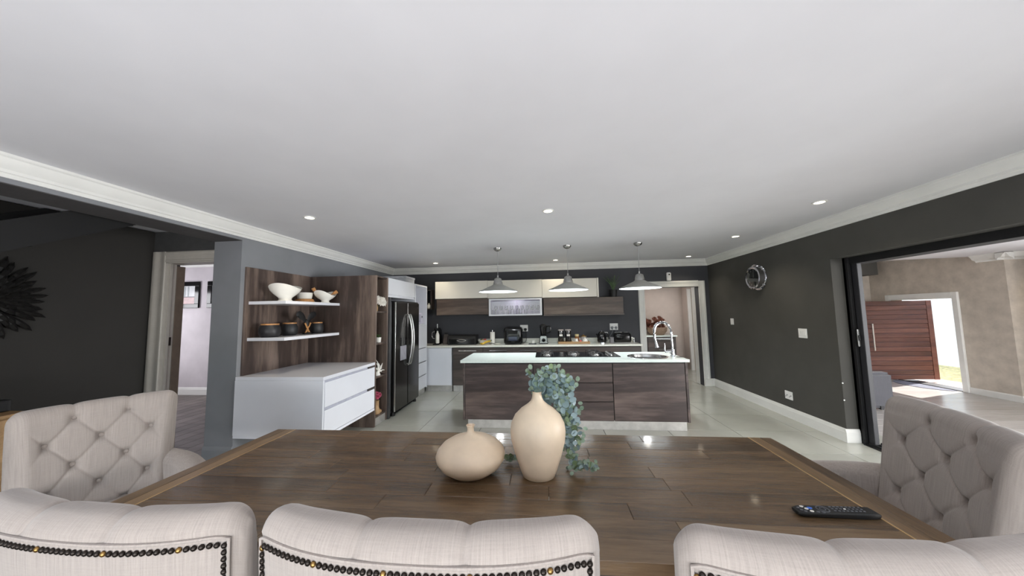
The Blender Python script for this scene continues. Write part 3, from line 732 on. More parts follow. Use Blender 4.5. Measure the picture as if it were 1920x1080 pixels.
part('crystal', lathe(NB(), [(.148, 0), (.08, -.004), (0, -.006)], (3.352, 5.53, 2.055), 32, 'x'), pane_m, ck)
for k in range(4):
    a = PI / 4 + k * PI / 2
    part('bolt', lathe(NB(), [(.014, 0), (.014, -.012), (0, -.016)], (3.438, 5.53 + .187 * math.cos(a), 2.055 + .187 * math.sin(a)), 10, 'x'), chrome, ck)
part('top_lug', tube(NB(), [(3.40, 5.47, 2.245), (3.40, 5.53, 2.262), (3.40, 5.59, 2.245)], .014, 8), chrome, ck)

# ------------------------------------------------------------------ left run: console, shelves, tall unit, fridge, white tower
single('wall_panel', B(-3.45, -3.425, 3.41, 4.44, .90, 2.15, .002), cab_v, 'dark grained wood panel on the left wall behind the floating shelves', 'wall panel')
cs = root('floating_console', (-2.92, 3.85, .24), 'white floating console with two drawers below the open shelves', 'console')
CX = -2.40
part('carcass', B(-3.45, CX - .022, 3.365, 4.432, .262, .862), white_gl, cs)
part('top', B(-3.45, CX, 3.355, 4.436, .862, .90, .002), white_gl, cs)
part('bottom', B(-3.45, CX, 3.355, 4.436, .235, .265, .002), white_gl, cs)
part('side_panel', B(-3.45, CX, 3.352, 3.375, .266, .861, .001), white_gl, cs)
for a, b in ((.272, .535), (.568, .835)):
    d = part('drawer', B(CX - .02, CX, 3.385, 4.430, a, b, .002), white_gl, cs)
    part('finger_rail', B(CX - .03, CX - .018, 3.385, 4.432, b, b + .03), plain('grey_rail_%d' % int(b * 100), (176, 178, 190), .3), d)
    part('notch', B(CX - .028, CX + .001, 4.27, 4.432, b + .001, b + .026), plain('dark_notch_%d' % int(b * 100), (70, 64, 62), .6), d)
for z, lb in ((1.712, 'white floating shelf carrying the white bowls'), (1.29, 'white floating shelf carrying the black pots')):
    single('floating_shelf', B(-3.425, -2.955, 3.45, 4.44, z, z + .036, .002), white_gl, lb, 'shelf', 'white floating shelves')
tu = root('open_tall_unit', (-2.92, 4.62, 0), 'tall dark wood unit with open niches beside the fridge', 'shelf unit')
part('side_panel', B(-3.45, -2.40, 4.44, 4.465, 0, 2.145, .002), cab_v, tu)
part('side_panel', B(-3.45, -2.37, 4.80, 4.845, 0, 1.84, .002), fridge_side, tu, 'grey panel beside the fridge')
part('side_panel', B(-3.45, -2.40, 4.776, 4.80, 0, 2.145, .002), cab_v, tu)
part('back', B(-3.00, -2.98, 4.465, 4.776, .06, 2.145), cab_v, tu)
for z in (.11, .66, 1.135, 1.60, 2.12): part('shelf', B(-2.98, -2.41, 4.465, 4.776, z, z + .022, .001), cab_v, tu)
part('kickplate', B(-2.43, -2.415, 4.465, 4.776, 0, .11), kick, tu)
# fridge
FX = -2.32
fr = root('fridge', (-2.75, 5.42, 0), 'dark stainless side-by-side fridge freezer with water dispenser', 'fridge')
part('cabinet', B(-3.30, FX - .075, 4.90, 5.855, .05, 1.765, .006), fridge_side, fr)
fd = part('door', B(FX - .07, FX, 4.90, 5.355, .07, 1.775, .012, 3), fridge_m, fr, 'narrow freezer door with dispenser')
fd2 = part('door', B(FX - .07, FX, 5.365, 5.855, .07, 1.775, .012, 3), fridge_m, fr)
part('edge_trim', B(FX - .02, FX + .002, 4.892, 4.905, .08, 1.765, .002), steel, fd)
bm = NB(); box(bm, FX - .002, FX + .003, 5.04, 5.31, .80, 1.20, .001)
part('dispenser_frame', bm, black_gl, fd)
part('dispenser_recess', B(FX + .001, FX + .005, 5.06, 5.29, .83, 1.06, .001), plain('dispenser_reflection', (150, 148, 156), .35), fd)  # light grey plate paints the reflection seen in the recess
part('dispenser_display', B(FX + .001, FX + .005, 5.06, 5.29, 1.09, 1.18, .001), black_gl, fd)
for y, d_, dd in ((5.325, -.0, fd), (5.40, 0, fd2)):
    part('handle', tube(NB(), spline([(FX, y, 1.56), (FX + .035, y, 1.545), (FX + .075, y + .006, 1.35), (FX + .085, y + .008, 1.15), (FX + .075, y + .006, .95), (FX + .035, y, .755), (FX, y, .74)], 8), .016, 12), steel, dd)
part('hinge_cover', B(-3.2, FX - .02, 4.93, 5.84, 1.765, 1.79, .003), black_mt, fr)
part('plinth', B(-3.25, FX - .09, 4.93, 5.84, 0.0, .06), black_mt, fr)
for y in (4.96, 5.80): part('foot', lathe(NB(), [(.03, 0), (.03, .03), (.02, .06), (0, .06)], (FX - .06, y, 0), 12), black_mt, fr)
part('badge', B(FX, FX + .002, 5.76, 5.82, 1.68, 1.695), steel, fd2)
cp = root('bridge_cabinet', (-2.92, 5.34, 1.86), 'white cabinet bridging over the dark fridge', 'cabinet')
part('carcass', B(-3.45, -2.422, 4.805, 5.84, 1.87, 2.145, .001), white_gl, cp)
part('door', B(-2.42, -2.40, 4.807, 5.838, 1.885, 2.145, .002), white_gl, cp)
part('bottom_board', B(-3.45, -2.41, 4.805, 5.84, 1.845, 1.868, .001), white_gl, cp)
tw = root('white_tower_unit', (-2.92, 6.16, 0), 'tall white unit with an open niche and drawers beyond the fridge', 'cabinet')
part('side_panel', B(-3.45, -2.40, 5.865, 5.89, .10, 2.145, .001), white_gl, tw)
part('side_panel', B(-3.45, -2.40, 6.455, 6.48, .10, 2.145, .001), white_gl, tw)
part('top', B(-3.45, -2.40, 5.89, 6.455, 2.12, 2.145, .001), white_gl, tw)
part('back', B(-3.45, -3.0, 5.89, 6.455, .12, 2.12), white_gl, tw)
part('shelf', B(-3.0, -2.40, 5.89, 6.455, 1.355, 1.38, .001), white_gl, tw)
dd = part('door', B(-2.425, -2.40, 5.892, 6.453, .91, 1.353, .002), white_gl, tw)
part('grip', B(-2.40, -2.385, 5.90, 5.93, 1.12, 1.32, .003), black_mt, dd)
for a, b in ((.125, .375), (.385, .635), (.645, .905)):
    d = part('drawer', B(-2.425, -2.40, 5.892, 6.453, a, b, .002), white_gl, tw)
    part('grip', B(-2.402, -2.397, 5.95, 6.40, b - .008, b, .001), key_m, d)
part('kickplate', B(-2.46, -2.445, 5.87, 6.475, 0, .11), kick, tw)
t = root('toaster_oven', (-2.65, 6.18, 1.38), 'small pale lilac appliance standing in the niche of the tall white unit', 'appliance')
part('body', B(-2.92, -2.46, 5.95, 6.40, 1.385, 1.60, .012, 2), plain('lilac_enamel', (206, 204, 220), .3), t)
part('window', B(-2.46, -2.455, 5.98, 6.27, 1.41, 1.57, .002), plain('pale_window', (188, 186, 204), .15), t)
part('knob', lathe(NB(), [(.018, 0), (.016, .014), (0, .016)], (-2.46, 6.34, 1.52), 12, 'x'), steel, t)
part('foot', B(-2.9, -2.5, 6.0, 6.35, 1.38, 1.386), black_mt, t)
bx = root('storage_box', (-3.0, 6.05, 2.145), 'flat grey storage box lying on top of the white tower unit', 'box')
part('box', B(-3.30, -2.62, 5.92, 6.35, 2.145, 2.27, .004), plain('light_grey_card', (176, 178, 182), .7), bx)
part('lid', B(-3.31, -2.61, 5.91, 6.36, 2.27, 2.31, .004), plain('light_grey_card_lid', (186, 188, 192), .7), bx)

# ------------------------------------------------------------------ things on the open shelves
SZ1, SZ2 = 1.748, 1.326
def wavy_bowl(c, r, h, foot, dip, n=40, ang=0, sq=1.0):
    """thin-walled bowl whose rim rises and falls"""
    bm = NB(); rings = []
    prof = [(0, .0), (foot, 0), (foot * .92, .02), (foot * .72, .18), (foot * .85, .30), (r * .68, .52), (r * .9, .78), (r, 1.0), (r * .965, 1.0), (r * .86, .78), (r * .62, .54), (foot * .6, .36), (0, .33)]
    for pr, ph in prof:
        ring = []
        for k in range(n):
            a = 2 * PI * k / n
            zz = ph * h + (dip * math.cos(2 * (a - ang)) * max(0, ph - .35) / .65)
            sx = pr * (1 + .10 * math.cos(2 * (a - ang)) * ph) 
            ring.append(bm.verts.new((c[0] + sx * math.cos(a), c[1] + sx * math.sin(a) * sq, c[2] + zz)))
        rings.append(ring)
    for a, b in zip(rings, rings[1:]):
        for k in range(n): bm.faces.new((a[k], a[(k + 1) % n], b[(k + 1) % n], b[k]))
    bmesh.ops.remove_doubles(bm, verts=bm.verts, dist=1e-5)
    return bm
single('footed_bowl', wavy_bowl((-3.21, 3.735, SZ1), .185, .19, .092, .028, ang=PI / 2 + .3), porcelain, 'large white wavy bowl on a foot, standing at the near end of the upper shelf', 'bowl', smooth=60)
t = root('serving_bowl', (-3.27, 4.14, SZ1), 'white bowl with a wooden base band between the two larger white bowls', 'bowl')
part('bowl', lathe(NB(), [(0, .03), (.05, .03), (.085, .06), (.10, .14), (.094, .14), (.08, .07), (0, .05)], (-3.27, 4.14, SZ1), 32), porcelain, t)
part('wooden_band', lathe(NB(), [(.05, 0), (.118, .004), (.12, .02), (.105, .052), (.08, .05), (.05, .02)], (-3.27, 4.14, SZ1), 32), wood_lid, t, 'wooden band')
sb = wavy_bowl((-3.06, 4.27, SZ1), .142, .135, .065, .036, ang=PI / 2)
t = root('salad_bowl', (-3.06, 4.25, SZ1), 'white salad bowl with pointed rim at the far end of the upper shelf', 'bowl')
part('bowl', sb, porcelain, t, smooth=60)
for a, b_, lb in (((-3.12, 4.21, SZ1 + .09), (-3.16, 4.15, SZ1 + .205), 'flat wooden salad server standing upright in the salad bowl'), ((-3.05, 4.29, SZ1 + .09), (-2.96, 4.38, SZ1 + .165), 'slim wooden salad server leaning over the rim of the salad bowl')):
    d = Vector(b_) - Vector(a); bm = NB()
    tube(bm, [Vector(a) - d * .2, Vector(a) + d * .55], .008, 8)
    tube(bm, [Vector(a) + d * .5, Vector(a) + d * .7, Vector(a) + d * 1.0], [.008, .022, .026], 8)
    single('salad_server', bm, wood_lid, lb, 'utensil')
for (x, y, r, h, lb) in ((-3.25, 3.57, .112, .142, 'black stoneware pot with wooden lid, nearest the viewer on the lower shelf'), (-3.25, 3.87, .094, .146, 'black stoneware pot with wooden lid between the nearest pot and the crossed wooden stand'),
                         (-3.20, 4.31, .082, .14, 'smaller black stoneware pot with wooden lid at the far end of the lower shelf')):
    t = root('lidded_pot', (x, y, SZ2), lb, 'pot', 'black lidded pots on the lower shelf')
    part('body', lathe(NB(), [(0, 0), (r * .74, 0), (r * .92, .02), (r, h * .45), (r * .96, h * .75), (r * .8, h), (0, h)], (x, y, SZ2), 36), pot_black, t)
    part('lid', lathe(NB(), [(0, h), (r * .80, h), (r * .82, h + .006), (r * .80, h + .016), (0, h + .018)], (x, y, SZ2), 36), wood_lid, t, 'wooden lid')
t = root('palm_ornament', (-3.15, 4.06, SZ2), 'dark ornament with crossed wooden legs and black leaf wings on the lower shelf', 'ornament')
part('base', lathe(NB(), [(0, 0), (.055, 0), (.055, .012), (.03, .03), (0, .03)], (-3.15, 4.06, SZ2), 20), black_mt, t)
for s in (-1, 1): part('crossed_leg', tube(NB(), [(-3.15, 4.06 - s * .035, SZ2 + .02), (-3.15, 4.06 + s * .05, SZ2 + .15)], .011, 8), wood_lid, t, 'wooden crossed leg')
part('body', lathe(NB(), [(0, .10), (.03, .11), (.035, .15), (.02, .19), (0, .20)], (-3.17, 4.06, SZ2), 14), black_mt, t)
for s in (-1, 1):
    bm = NB(); pts = spline([(-3.17, 4.06 + s * .02, SZ2 + .16), (-3.17, 4.06 + s * .07, SZ2 + .23), (-3.17, 4.06 + s * .14, SZ2 + .265), (-3.17, 4.06 + s * .17, SZ2 + .24)], 5)
    tube(bm, pts, [.012 + .035 * math.sin(PI * i / (len(pts) - 1)) for i in range(len(pts))], 8)
    for v in bm.verts: v.co.x = -3.17 + (v.co.x + 3.17) * .25
    part('wing', bm, black_mt, t)

# niche things
def daisy(bm, c, r, d):
    d = Vector(d).normalized(); u = d.orthogonal().normalized(); v = d.cross(u)
    for ring, (n, rr, lift) in enumerate(((9, r, .1), (8, r * .8, .45), (6, r * .5, .9))):
        for k in range(n):
            a = 2 * PI * (k + .5 * ring) / n; e = (u * math.cos(a) + v * math.sin(a)); s_ = (v * math.cos(a) - u * math.sin(a))
            tip = Vector(c) + e * rr + d * lift * r; m_ = Vector(c) + e * rr * .6 + d * lift * r * .7
            q = [bm.verts.new(p) for p in (Vector(c), m_ + s_ * rr * .22, tip, m_ - s_ * rr * .22)]
            bm.faces.new(q)
t = root('wooden_vase', (-2.52, 4.63, 1.622), 'wooden vase in the top niche beside the fridge', 'vase')
part('body', lathe(NB(), [(0, 0), (.04, 0), (.045, .06), (.035, .10), (.03, .12), (.026, .12), (.03, .09), (0, .02)], (-2.52, 4.63, 1.622), 20), pine, t)
part('rim', lathe(NB(), [(.03, .118), (.034, .122), (.03, .126), (.026, .122)], (-2.52, 4.63, 1.622), 20), legwood, t)
t = root('white_flowers', (-2.50, 4.65, 1.73), 'bunch of white flowers in the wooden vase in the top niche', 'flowers')
for k, (dx, dy, dz) in enumerate(((0, 0, .08), (.05, .05, .06), (.04, -.05, .05), (-.03, .06, .07), (.05, .09, .02), (.06, 0, .02))):
    bm = NB(); daisy(bm, (-2.50 + dx, 4.65 + dy, 1.73 + dz), (.065), (.8 + dx, -.5 + dy * 3, .4)); part('blossom', bm, petal_w, t, smooth=0)
    part('stem', tube(NB(), [(-2.52, 4.63, 1.66), (-2.50 + dx, 4.65 + dy, 1.73 + dz)], .003, 5), stem_m, t)
def small_plant(c, lb):
    t = root('potted_plant', c, lb, 'plant')
    part('pot', lathe(NB(), [(0, 0), (.04, 0), (.045, .075), (.040, .075), (.036, .01), (0, .01)], c, 20), porcelain, t)
    part('soil', lathe(NB(), [(.039, .068), (0, .070)], c, 16), dried_m, t)
    for k in range(14):
        a = k * 2.4; r = .02 + .035 * (k % 3) / 2
        p = Vector(c) + Vector((r * math.cos(a), r * math.sin(a), .10 + .02 * (k % 2)))
        leaf(t, [Vector(c) + Vector((0, 0, .07)), p], .014, plant_m)
    return t
def leaf(par, ends, wd, m, name='leaf'):
    a, b = Vector(ends[0]), Vector(ends[1]); d = b - a; s_ = d.cross(Vector((0, 0, 1)));
    if s_.length < 1e-4: s_ = Vector((1, 0, 0))
    s_.normalize(); up = s_.cross(d).normalized()
    bm = NB(); row = []
    for t_, w_ in ((0, .15), (.3, .8), (.6, 1), (.85, .6), (1, .05)):
        p = a + d * t_ + up * (.12 * d.length * math.sin(PI * t_))
        row.append((bm.verts.new(p - s_ * wd * w_), bm.verts.new(p + up * -.15 * wd), bm.verts.new(p + s_ * wd * w_)))
    for q, r in zip(row, row[1:]):
        bm.faces.new((q[0], q[1], r[1], r[0])); bm.faces.new((q[1], q[2], r[2], r[1]))
    return part(name, bm, m, par, smooth=60)
small_plant((-2.50, 4.70, 1.157), 'small green plant in a white pot in the middle niche, nearer the fridge')
small_plant((-2.62, 4.56, 1.157), 'small green plant in a white pot, half hidden by the wood panel')
t = root('white_coral', (-2.48, 4.64, .682), 'white branching coral ornament in the lower niche', 'ornament')
part('foot', lathe(NB(), [(0, 0), (.05, 0), (.04, .03), (.022, .07), (0, .08)], (-2.48, 4.64, .682), 14), porcelain, t)
for k in range(13):
    a = -1.0 + k * .23; d = Vector((.25 * math.cos(k * 1.7), math.sin(a), math.cos(a) * .9))
    p = Vector((-2.48, 4.64, .72)); ln = .15 + .05 * ((k * 7) % 4) / 3
    part('branch', tube(NB(), spline([p, p + d * ln * .5 + Vector((.02, 0, .02)), p + d * ln], 4), [.013 - .0012 * i for i in range(9)], 6), porcelain, t)
t = root('carved_vase', (-2.48, 4.63, .132), 'carved wooden boot-shaped vase at the bottom of the dark tall unit', 'vase')
part('body', lathe(NB(), [(0, 0), (.05, 0), (.052, .04), (.04, .10), (.038, .17), (.045, .19), (.038, .19), (.03, .10), (0, .03)], (-2.48, 4.63, .132), 18), pine, t)
part('toe', lathe(NB(), [(0, 0), (.03, .004), (.032, .03), (.02, .045), (0, .05)], (-2.46, 4.69, .132), 14), pine, t)
t = root('pink_flower', (-2.48, 4.63, .36), 'dusky pink flower head standing in the carved wooden vase', 'flowers')
for dx, dy, dz in ((0, 0, .05), (.03, -.03, .02), (.02, .04, .03)):
    bm = NB(); daisy(bm, (-2.48 + dx, 4.63 + dy, .36 + dz), .045, (.8, -.6, .3)); part('blossom', bm, petal_p, t, smooth=0)
part('stem', tube(NB(), [(-2.48, 4.63, .18), (-2.48, 4.63, .40)], .004, 5), stem_m, t)

# aloe in a pot on the long wall cabinet
t = root('potted_aloe', (1.46, 6.96, 1.86), 'spiky aloe in a black pot standing on the long dark wall cabinet', 'plant')
part('pot', lathe(NB(), [(0, 0), (.065, 0), (.082, .13), (.088, .13), (.086, .15), (.075, .15), (.07, .02), (0, .02)], (1.46, 6.96, 1.86), 28), black_mt, t)
part('soil', lathe(NB(), [(.074, .135), (0, .14)], (1.46, 6.96, 1.86), 16), dried_m, t)
for k in range(13):
    a = k * 2.4; sp = .05 + .13 * ((k * 5) % 7) / 6; hh = .34 - .10 * ((k * 3) % 5) / 4
    pts = spline([(1.46, 6.96, 1.99), (1.46 + sp * .35 * math.cos(a), 6.96 + sp * .35 * math.sin(a), 1.99 + hh * .5), (1.46 + sp * 1.15 * math.cos(a), 6.96 + sp * .8 * math.sin(a), 1.99 + hh)], 5)
    part('leaf', tube(NB(), pts, [.017 * (1 - i / (len(pts) - .2)) + .001 for i in range(len(pts))], 6), aloe_m, t)

# ------------------------------------------------------------------ things on the back worktop
WZ = .921
def at(x, y): return (x, y, WZ)
t = root('soda_maker', at(-2.30, 6.82), 'slim black drinks maker with a white bottle in the worktop corner', 'appliance')
part('stand', B(-2.36, -2.24, 6.84, 6.96, WZ, 1.25, .02, 3), black_gl, t)
part('base', B(-2.36, -2.23, 6.70, 6.90, WZ, .945, .008), black_gl, t)
part('head', B(-2.35, -2.25, 6.74, 6.96, 1.215, 1.275, .02, 3), black_gl, t)
part('bottle', lathe(NB(), [(0, .03), (.038, .03), (.042, .05), (.042, .20), (.03, .24), (.018, .26), (.018, .29), (0, .29)], at(-2.28, 6.78), 20), porcelain, t, 'white bottle')
part('nozzle', tube(NB(), [(-2.28, 6.78, 1.27), (-2.28, 6.78, 1.36)], .012, 10), steel, t)
part('handle', tube(NB(), spline([(-2.335, 6.76, 1.20), (-2.38, 6.74, 1.18), (-2.38, 6.74, 1.08), (-2.335, 6.76, 1.05)], 6), .007, 8), steel, t)
t = root('knife_block', at(-2.12, 6.88), 'dark slanted block between the drinks maker and the bread bin', 'knife block')
bm = NB(); prism(bm, [(6.80, WZ), (6.95, WZ), (6.98, 1.10), (6.88, 1.13)], -2.17, -2.08, 'yz'); part('block', bm, cab_k, t, smooth=0)
for k in range(3): part('knife_handle', tube(NB(), [(-2.15 + .025 * k, 6.92, 1.11), (-2.15 + .025 * k, 6.89, 1.17)], .008, 6), black_mt, t)
t = root('bread_bin', at(-1.73, 6.84), 'black bread bin with a silver oval handle on the back worktop', 'bread bin')
bm = NB(); prism(bm, [(6.70, WZ), (7.0, WZ), (7.0, 1.115), (6.80, 1.115), (6.74, 1.09), (6.70, 1.02)], -2.03, -1.44, 'yz'); part('body', bm, black_mt, t)
part('front', B(-2.01, -1.46, 6.692, 6.705, .935, 1.045, .004), black_gl, t)
part('handle', tube(NB(), spline([(-1.83, 6.685, 1.01), (-1.735, 6.675, 1.03), (-1.64, 6.685, 1.01), (-1.735, 6.675, .985), (-1.83, 6.685, 1.01)], 8), .008, 8), steel, t)
part('badge', B(-1.81, -1.66, 6.735, 6.745, 1.062, 1.078, .002), steel, t)
t = root('fruit_bowl', at(-1.315, 6.90), 'white bowl on the worktop between the bread bin and the bananas', 'bowl')
part('bowl', lathe(NB(), [(0, 0), (.05, 0), (.09, .03), (.115, .075), (.108, .075), (.08, .03), (0, .012)], at(-1.315, 6.90), 28), porcelain, t)
part('rim', lathe(NB(), [(.115, .073), (.118, .077), (.112, .08), (.108, .075)], at(-1.315, 6.90), 28), porcelain, t)
for k, (dx, dy, c_) in enumerate(((-.03, 0, plant_m), (.04, .02, red_m), (0, -.04, pine))):
    single('fruit', lathe(NB(), [(0, -.03), (.02, -.026), (.032, 0), (.024, .026), (0, .03)], (-1.315 + dx, 6.90 + dy, WZ + .075), 14), c_, ['green fruit in the white bowl beside the bananas', 'red fruit in the white bowl beside the bananas', 'brown fruit in the white bowl beside the bananas'][k], 'fruit')
t = root('banana_bunch', at(-1.24, 6.72), 'bunch of yellow bananas lying on the back worktop', 'bananas')
for k in range(4):
    pts = spline([(-1.13, 6.74, WZ + .07), (-1.19 - .01 * k, 6.71 - .02 * k, WZ + .055), (-1.27, 6.69 - .022 * k, WZ + .022), (-1.34 + .02 * k, 6.70 - .025 * k, WZ + .02 + .004 * k)], 5)
    part('banana', tube(NB(), pts, [.007] + [.019] * (len(pts) - 2) + [.006], 8), banana_m, t)
part('stalk', tube(NB(), [(-1.13, 6.73, WZ + .07), (-1.10, 6.74, WZ + .09)], .01, 6), aloe_m, t)
t = root('paper_roll_holder', at(-1.10, 6.84), 'upright white paper roll on its stand beside the bananas', 'paper roll')
part('roll', lathe(NB(), [(.02, .02), (.052, .02), (.052, .25), (.02, .25)], at(-1.10, 6.84), 24), porcelain, t)
part('base', lathe(NB(), [(0, 0), (.075, 0), (.075, .012), (.02, .016), (0, .016)], at(-1.10, 6.84), 24), steel, t)
part('rod', tube(NB(), [(-1.10, 6.84, WZ), (-1.10, 6.84, WZ + .29)], .008, 8), steel, t)
single('white_saucer', lathe(NB(), [(0, 0), (.05, .002), (.075, .018), (.07, .02), (.04, .008), (0, .007)], at(-.985, 6.76), 24), porcelain, 'small white saucer between the paper roll and the air fryer', 'saucer')
t = root('air_fryer', at(-.65, 6.80), 'black glossy air fryer standing on the back worktop', 'air fryer')
bm = rounded(NB(), -.65, 6.82, .195, .16, .07, [(.02, WZ + .012), (.004, WZ + .03), (0, WZ + .08), (0, 1.20), (.006, 1.24), (.025, 1.265), (.06, 1.275)]); part('body', bm, black_gl, t)
part('drawer', B(-.77, -.53, 6.650, 6.68, WZ + .05, 1.10, .008, 2), black_gl, t)
part('window', B(-.74, -.56, 6.645, 6.652, 1.0, 1.08, .003), plain('smoked_window', (46, 50, 70), .1), t)
part('handle', B(-.69, -.61, 6.60, 6.65, .955, .985, .008), black_gl, t)
part('control_panel', B(-.75, -.55, 6.655, 6.664, 1.13, 1.21, .003), black_gl, t)
for x in (-.80, -.50): part('foot', B(x - .02, x + .02, 6.70, 6.94, WZ, WZ + .014, .003), black_mt, t)
t = root('kitchen_scale', at(-.24, 6.74), 'flat dark kitchen scale with a white cup beside the blender', 'kitchen scale')
part('platform', B(-.33, -.17, 6.66, 6.80, WZ, WZ + .018, .004), black_gl, t)
part('display', B(-.29, -.21, 6.655, 6.661, WZ + .004, WZ + .014), key_m, t)
single('white_cup', lathe(NB(), [(0, 0), (.03, 0), (.042, .05), (.038, .05), (.028, .006), (0, .006)], (-.24, 6.75, WZ + .018), 20), porcelain, 'small white cup standing on the flat dark scale', 'cup')
t = root('blender', at(-.03, 6.80), 'blender with steel base and clear jug on the back worktop', 'blender')
part('base', prism(NB(), [(-.12, WZ + .01), (.07, WZ + .01), (.045, 1.09), (-.095, 1.09)], 6.72, 6.90, 'xz'), black_gl, t, smooth=0)
part('front_plate', prism(NB(), [(-.105, WZ + .02), (.055, WZ + .02), (.032, 1.08), (-.082, 1.08)], 6.712, 6.722, 'xz'), steel, t, smooth=0)
part('dial', lathe(NB(), [(.038, 0), (.036, -.018), (0, -.02)], (-.025, 6.712, 1.0), 20, 'y'), black_gl, t)
part('jug', lathe(NB(), [(.055, 0), (.075, .19), (.072, .19), (.052, .006), (0, .006)], (-.025, 6.81, 1.09), 24), jar_m, t)
part('jug_collar', lathe(NB(), [(.06, -.005), (.062, .02), (.056, .025)], (-.025, 6.81, 1.09), 24), black_gl, t)
part('lid', lathe(NB(), [(.078, .185), (.08, .205), (.05, .215), (.03, .235), (0, .235)], (-.025, 6.81, 1.09), 24), black_mt, t)
part('handle', tube(NB(), spline([(.045, 6.81, 1.27), (.11, 6.80, 1.275), (.125, 6.80, 1.22), (.10, 6.80, 1.15), (.04, 6.81, 1.13)], 6), .013, 8), black_gl, t)
part('cord_foot', B(-.11, .06, 6.73, 6.89, WZ, WZ + .012), black_mt, t)
for x, lb, cm in ((.335, 'clear storage jar with white label on the wooden tray, nearer the blender', tea_m), (.485, 'clear storage jar with white label on the wooden tray, nearer the amber jar', plain('jar_contents_grey', (92, 88, 88), .8, var=.15, scale=60))):
    t = root('storage_jar', (x, 6.84, WZ), lb, 'jar', 'clear storage jars on the tray')
    part('glass', lathe(NB(), [(0, 0), (.055, 0), (.058, .01), (.058, .245), (.054, .245), (.054, .01), (0, .008)], (x, 6.84, WZ + .016), 24), jar_m, t)
    part('lid', lathe(NB(), [(.060, .243), (.061, .265), (.055, .27), (0, .27)], (x, 6.84, WZ + .016), 24), plain('pale_jar_lid_%d' % int(x * 1000), (176, 168, 164), .4), t)
    part('contents', lathe(NB(), [(0, .01), (.05, .01), (.05, .10 if x < .4 else .16), (0, .10 if x < .4 else .16)], (x, 6.84, WZ + .016), 20), cm, t)
    part('label', B(x - .033, x + .033, 6.778, 6.782, WZ + .15, WZ + .185, .001), porcelain, t)
t = root('wooden_tray', at(.585, 6.76), 'long honey coloured wooden tray under the jars on the back worktop', 'tray')
part('board', B(.27, .905, 6.68, 6.92, WZ, WZ + .016, .003), pine, t)
for y in (6.68, 6.908): part('rail', B(.27, .905, y, y + .012, WZ + .016, WZ + .045, .003), pine, t)
for x in (.27, .893): part('rail', B(x, x + .012, 6.692, 6.908, WZ + .016, WZ + .045, .003), pine, t)
TZ = WZ + .016
t = root('honey_jar', (.665, 6.86, TZ), 'amber jar with a pale square lid on the wooden tray', 'jar')
part('body', lathe(NB(), [(0, 0), (.04, 0), (.045, .03), (.045, .11), (.036, .125), (0, .125)], (.665, 6.86, TZ), 20), honey_m, t)
part('lid', lathe(NB(), [(.04, .125), (.042, .16), (.036, .166), (0, .166)], (.665, 6.86, TZ), 20), plain('cream_lid', (220, 204, 150), .4), t)
t = root('sugar_canister', (.80, 6.86, TZ), 'grey canister with a gold lid at the back of the wooden tray', 'canister')
part('body', lathe(NB(), [(0, 0), (.062, 0), (.062, .115), (0, .115)], (.80, 6.86, TZ), 24), plain('grey_canister', (150, 148, 146), .3), t)
part('lid', lathe(NB(), [(.066, .115), (.066, .13), (.03, .138), (.014, .145), (.014, .158), (0, .16)], (.80, 6.86, TZ), 24), brass, t, 'gold lid')
t = root('milk_jug', (.635, 6.745, TZ), 'small white porcelain milk jug at the front of the wooden tray', 'jug')
part('body', lathe(NB(), [(0, 0), (.045, 0), (.05, .02), (.036, .07), (.042, .082), (.038, .082), (.03, .06), (0, .01)], (.635, 6.745, TZ), 20), porcelain, t)
part('handle', tube(NB(), spline([(.60, 6.745, TZ + .07), (.57, 6.745, TZ + .065), (.572, 6.745, TZ + .03), (.592, 6.745, TZ + .02)], 5), .005, 6), porcelain, t)
t = root('sugar_pot', (.815, 6.745, TZ), 'white porcelain sugar pot with a knobbed lid at the front of the tray', 'pot')
part('body', lathe(NB(), [(0, 0), (.05, 0), (.058, .03), (.048, .058), (0, .058)], (.815, 6.745, TZ), 22), porcelain, t)
part('lid', lathe(NB(), [(.05, .058), (.03, .08), (.008, .09), (.011, .102), (0, .11)], (.815, 6.745, TZ), 22), porcelain, t)
single('red_packet', B(.70, .745, 6.735, 6.755, TZ, TZ + .05, .006, 2), red_m, 'small coral red packet between the milk jug and sugar pot', 'packet')
t = root('kettle', at(1.16, 6.80), 'black glossy kettle with a chrome handle on the back worktop', 'kettle')
part('base', lathe(NB(), [(0, 0), (.088, 0), (.088, .018), (.07, .024), (0, .024)], at(1.16, 6.80), 28), chrome, t)
part('body', lathe(NB(), [(0, .024), (.085, .024), (.095, .05), (.09, .14), (.07, .20), (.045, .23), (0, .24)], at(1.16, 6.80), 32), black_gl, t)
part('lid_knob', lathe(NB(), [(.012, .235), (.016, .25), (0, .262)], at(1.16, 6.80), 12), chrome, t)
part('handle', tube(NB(), spline([(1.20, 6.80, 1.135), (1.27, 6.79, 1.135), (1.295, 6.79, 1.08), (1.30, 6.79, 1.0)], 6), .011, 8), chrome, t, 'chrome handle')
part('spout', tube(NB(), [(1.085, 6.79, 1.06), (1.05, 6.79, 1.11)], [.022, .014], 10), black_gl, t)
t = root('grey_canister', at(1.355, 6.80), 'small square grey canister between the kettle and the toaster', 'canister')
part('body', B(1.317, 1.392, 6.76, 6.84, WZ, 1.03, .006), plain('grey_felt_canister', (116, 114, 116), .8), t)
part('lid', B(1.319, 1.390, 6.762, 6.838, 1.03, 1.04, .004), plain('grey_felt_lid', (126, 124, 126), .8), t)
t = root('toaster', at(1.56, 6.82), 'wide black glossy toaster at the doorway end of the back worktop', 'toaster')
part('body', rounded(NB(), 1.565, 6.815, .168, .115, .06, [(.012, WZ + .02), (0, WZ + .05), (0, 1.06), (.006, 1.10), (.022, 1.125), (.05, 1.135)]), black_gl, t)
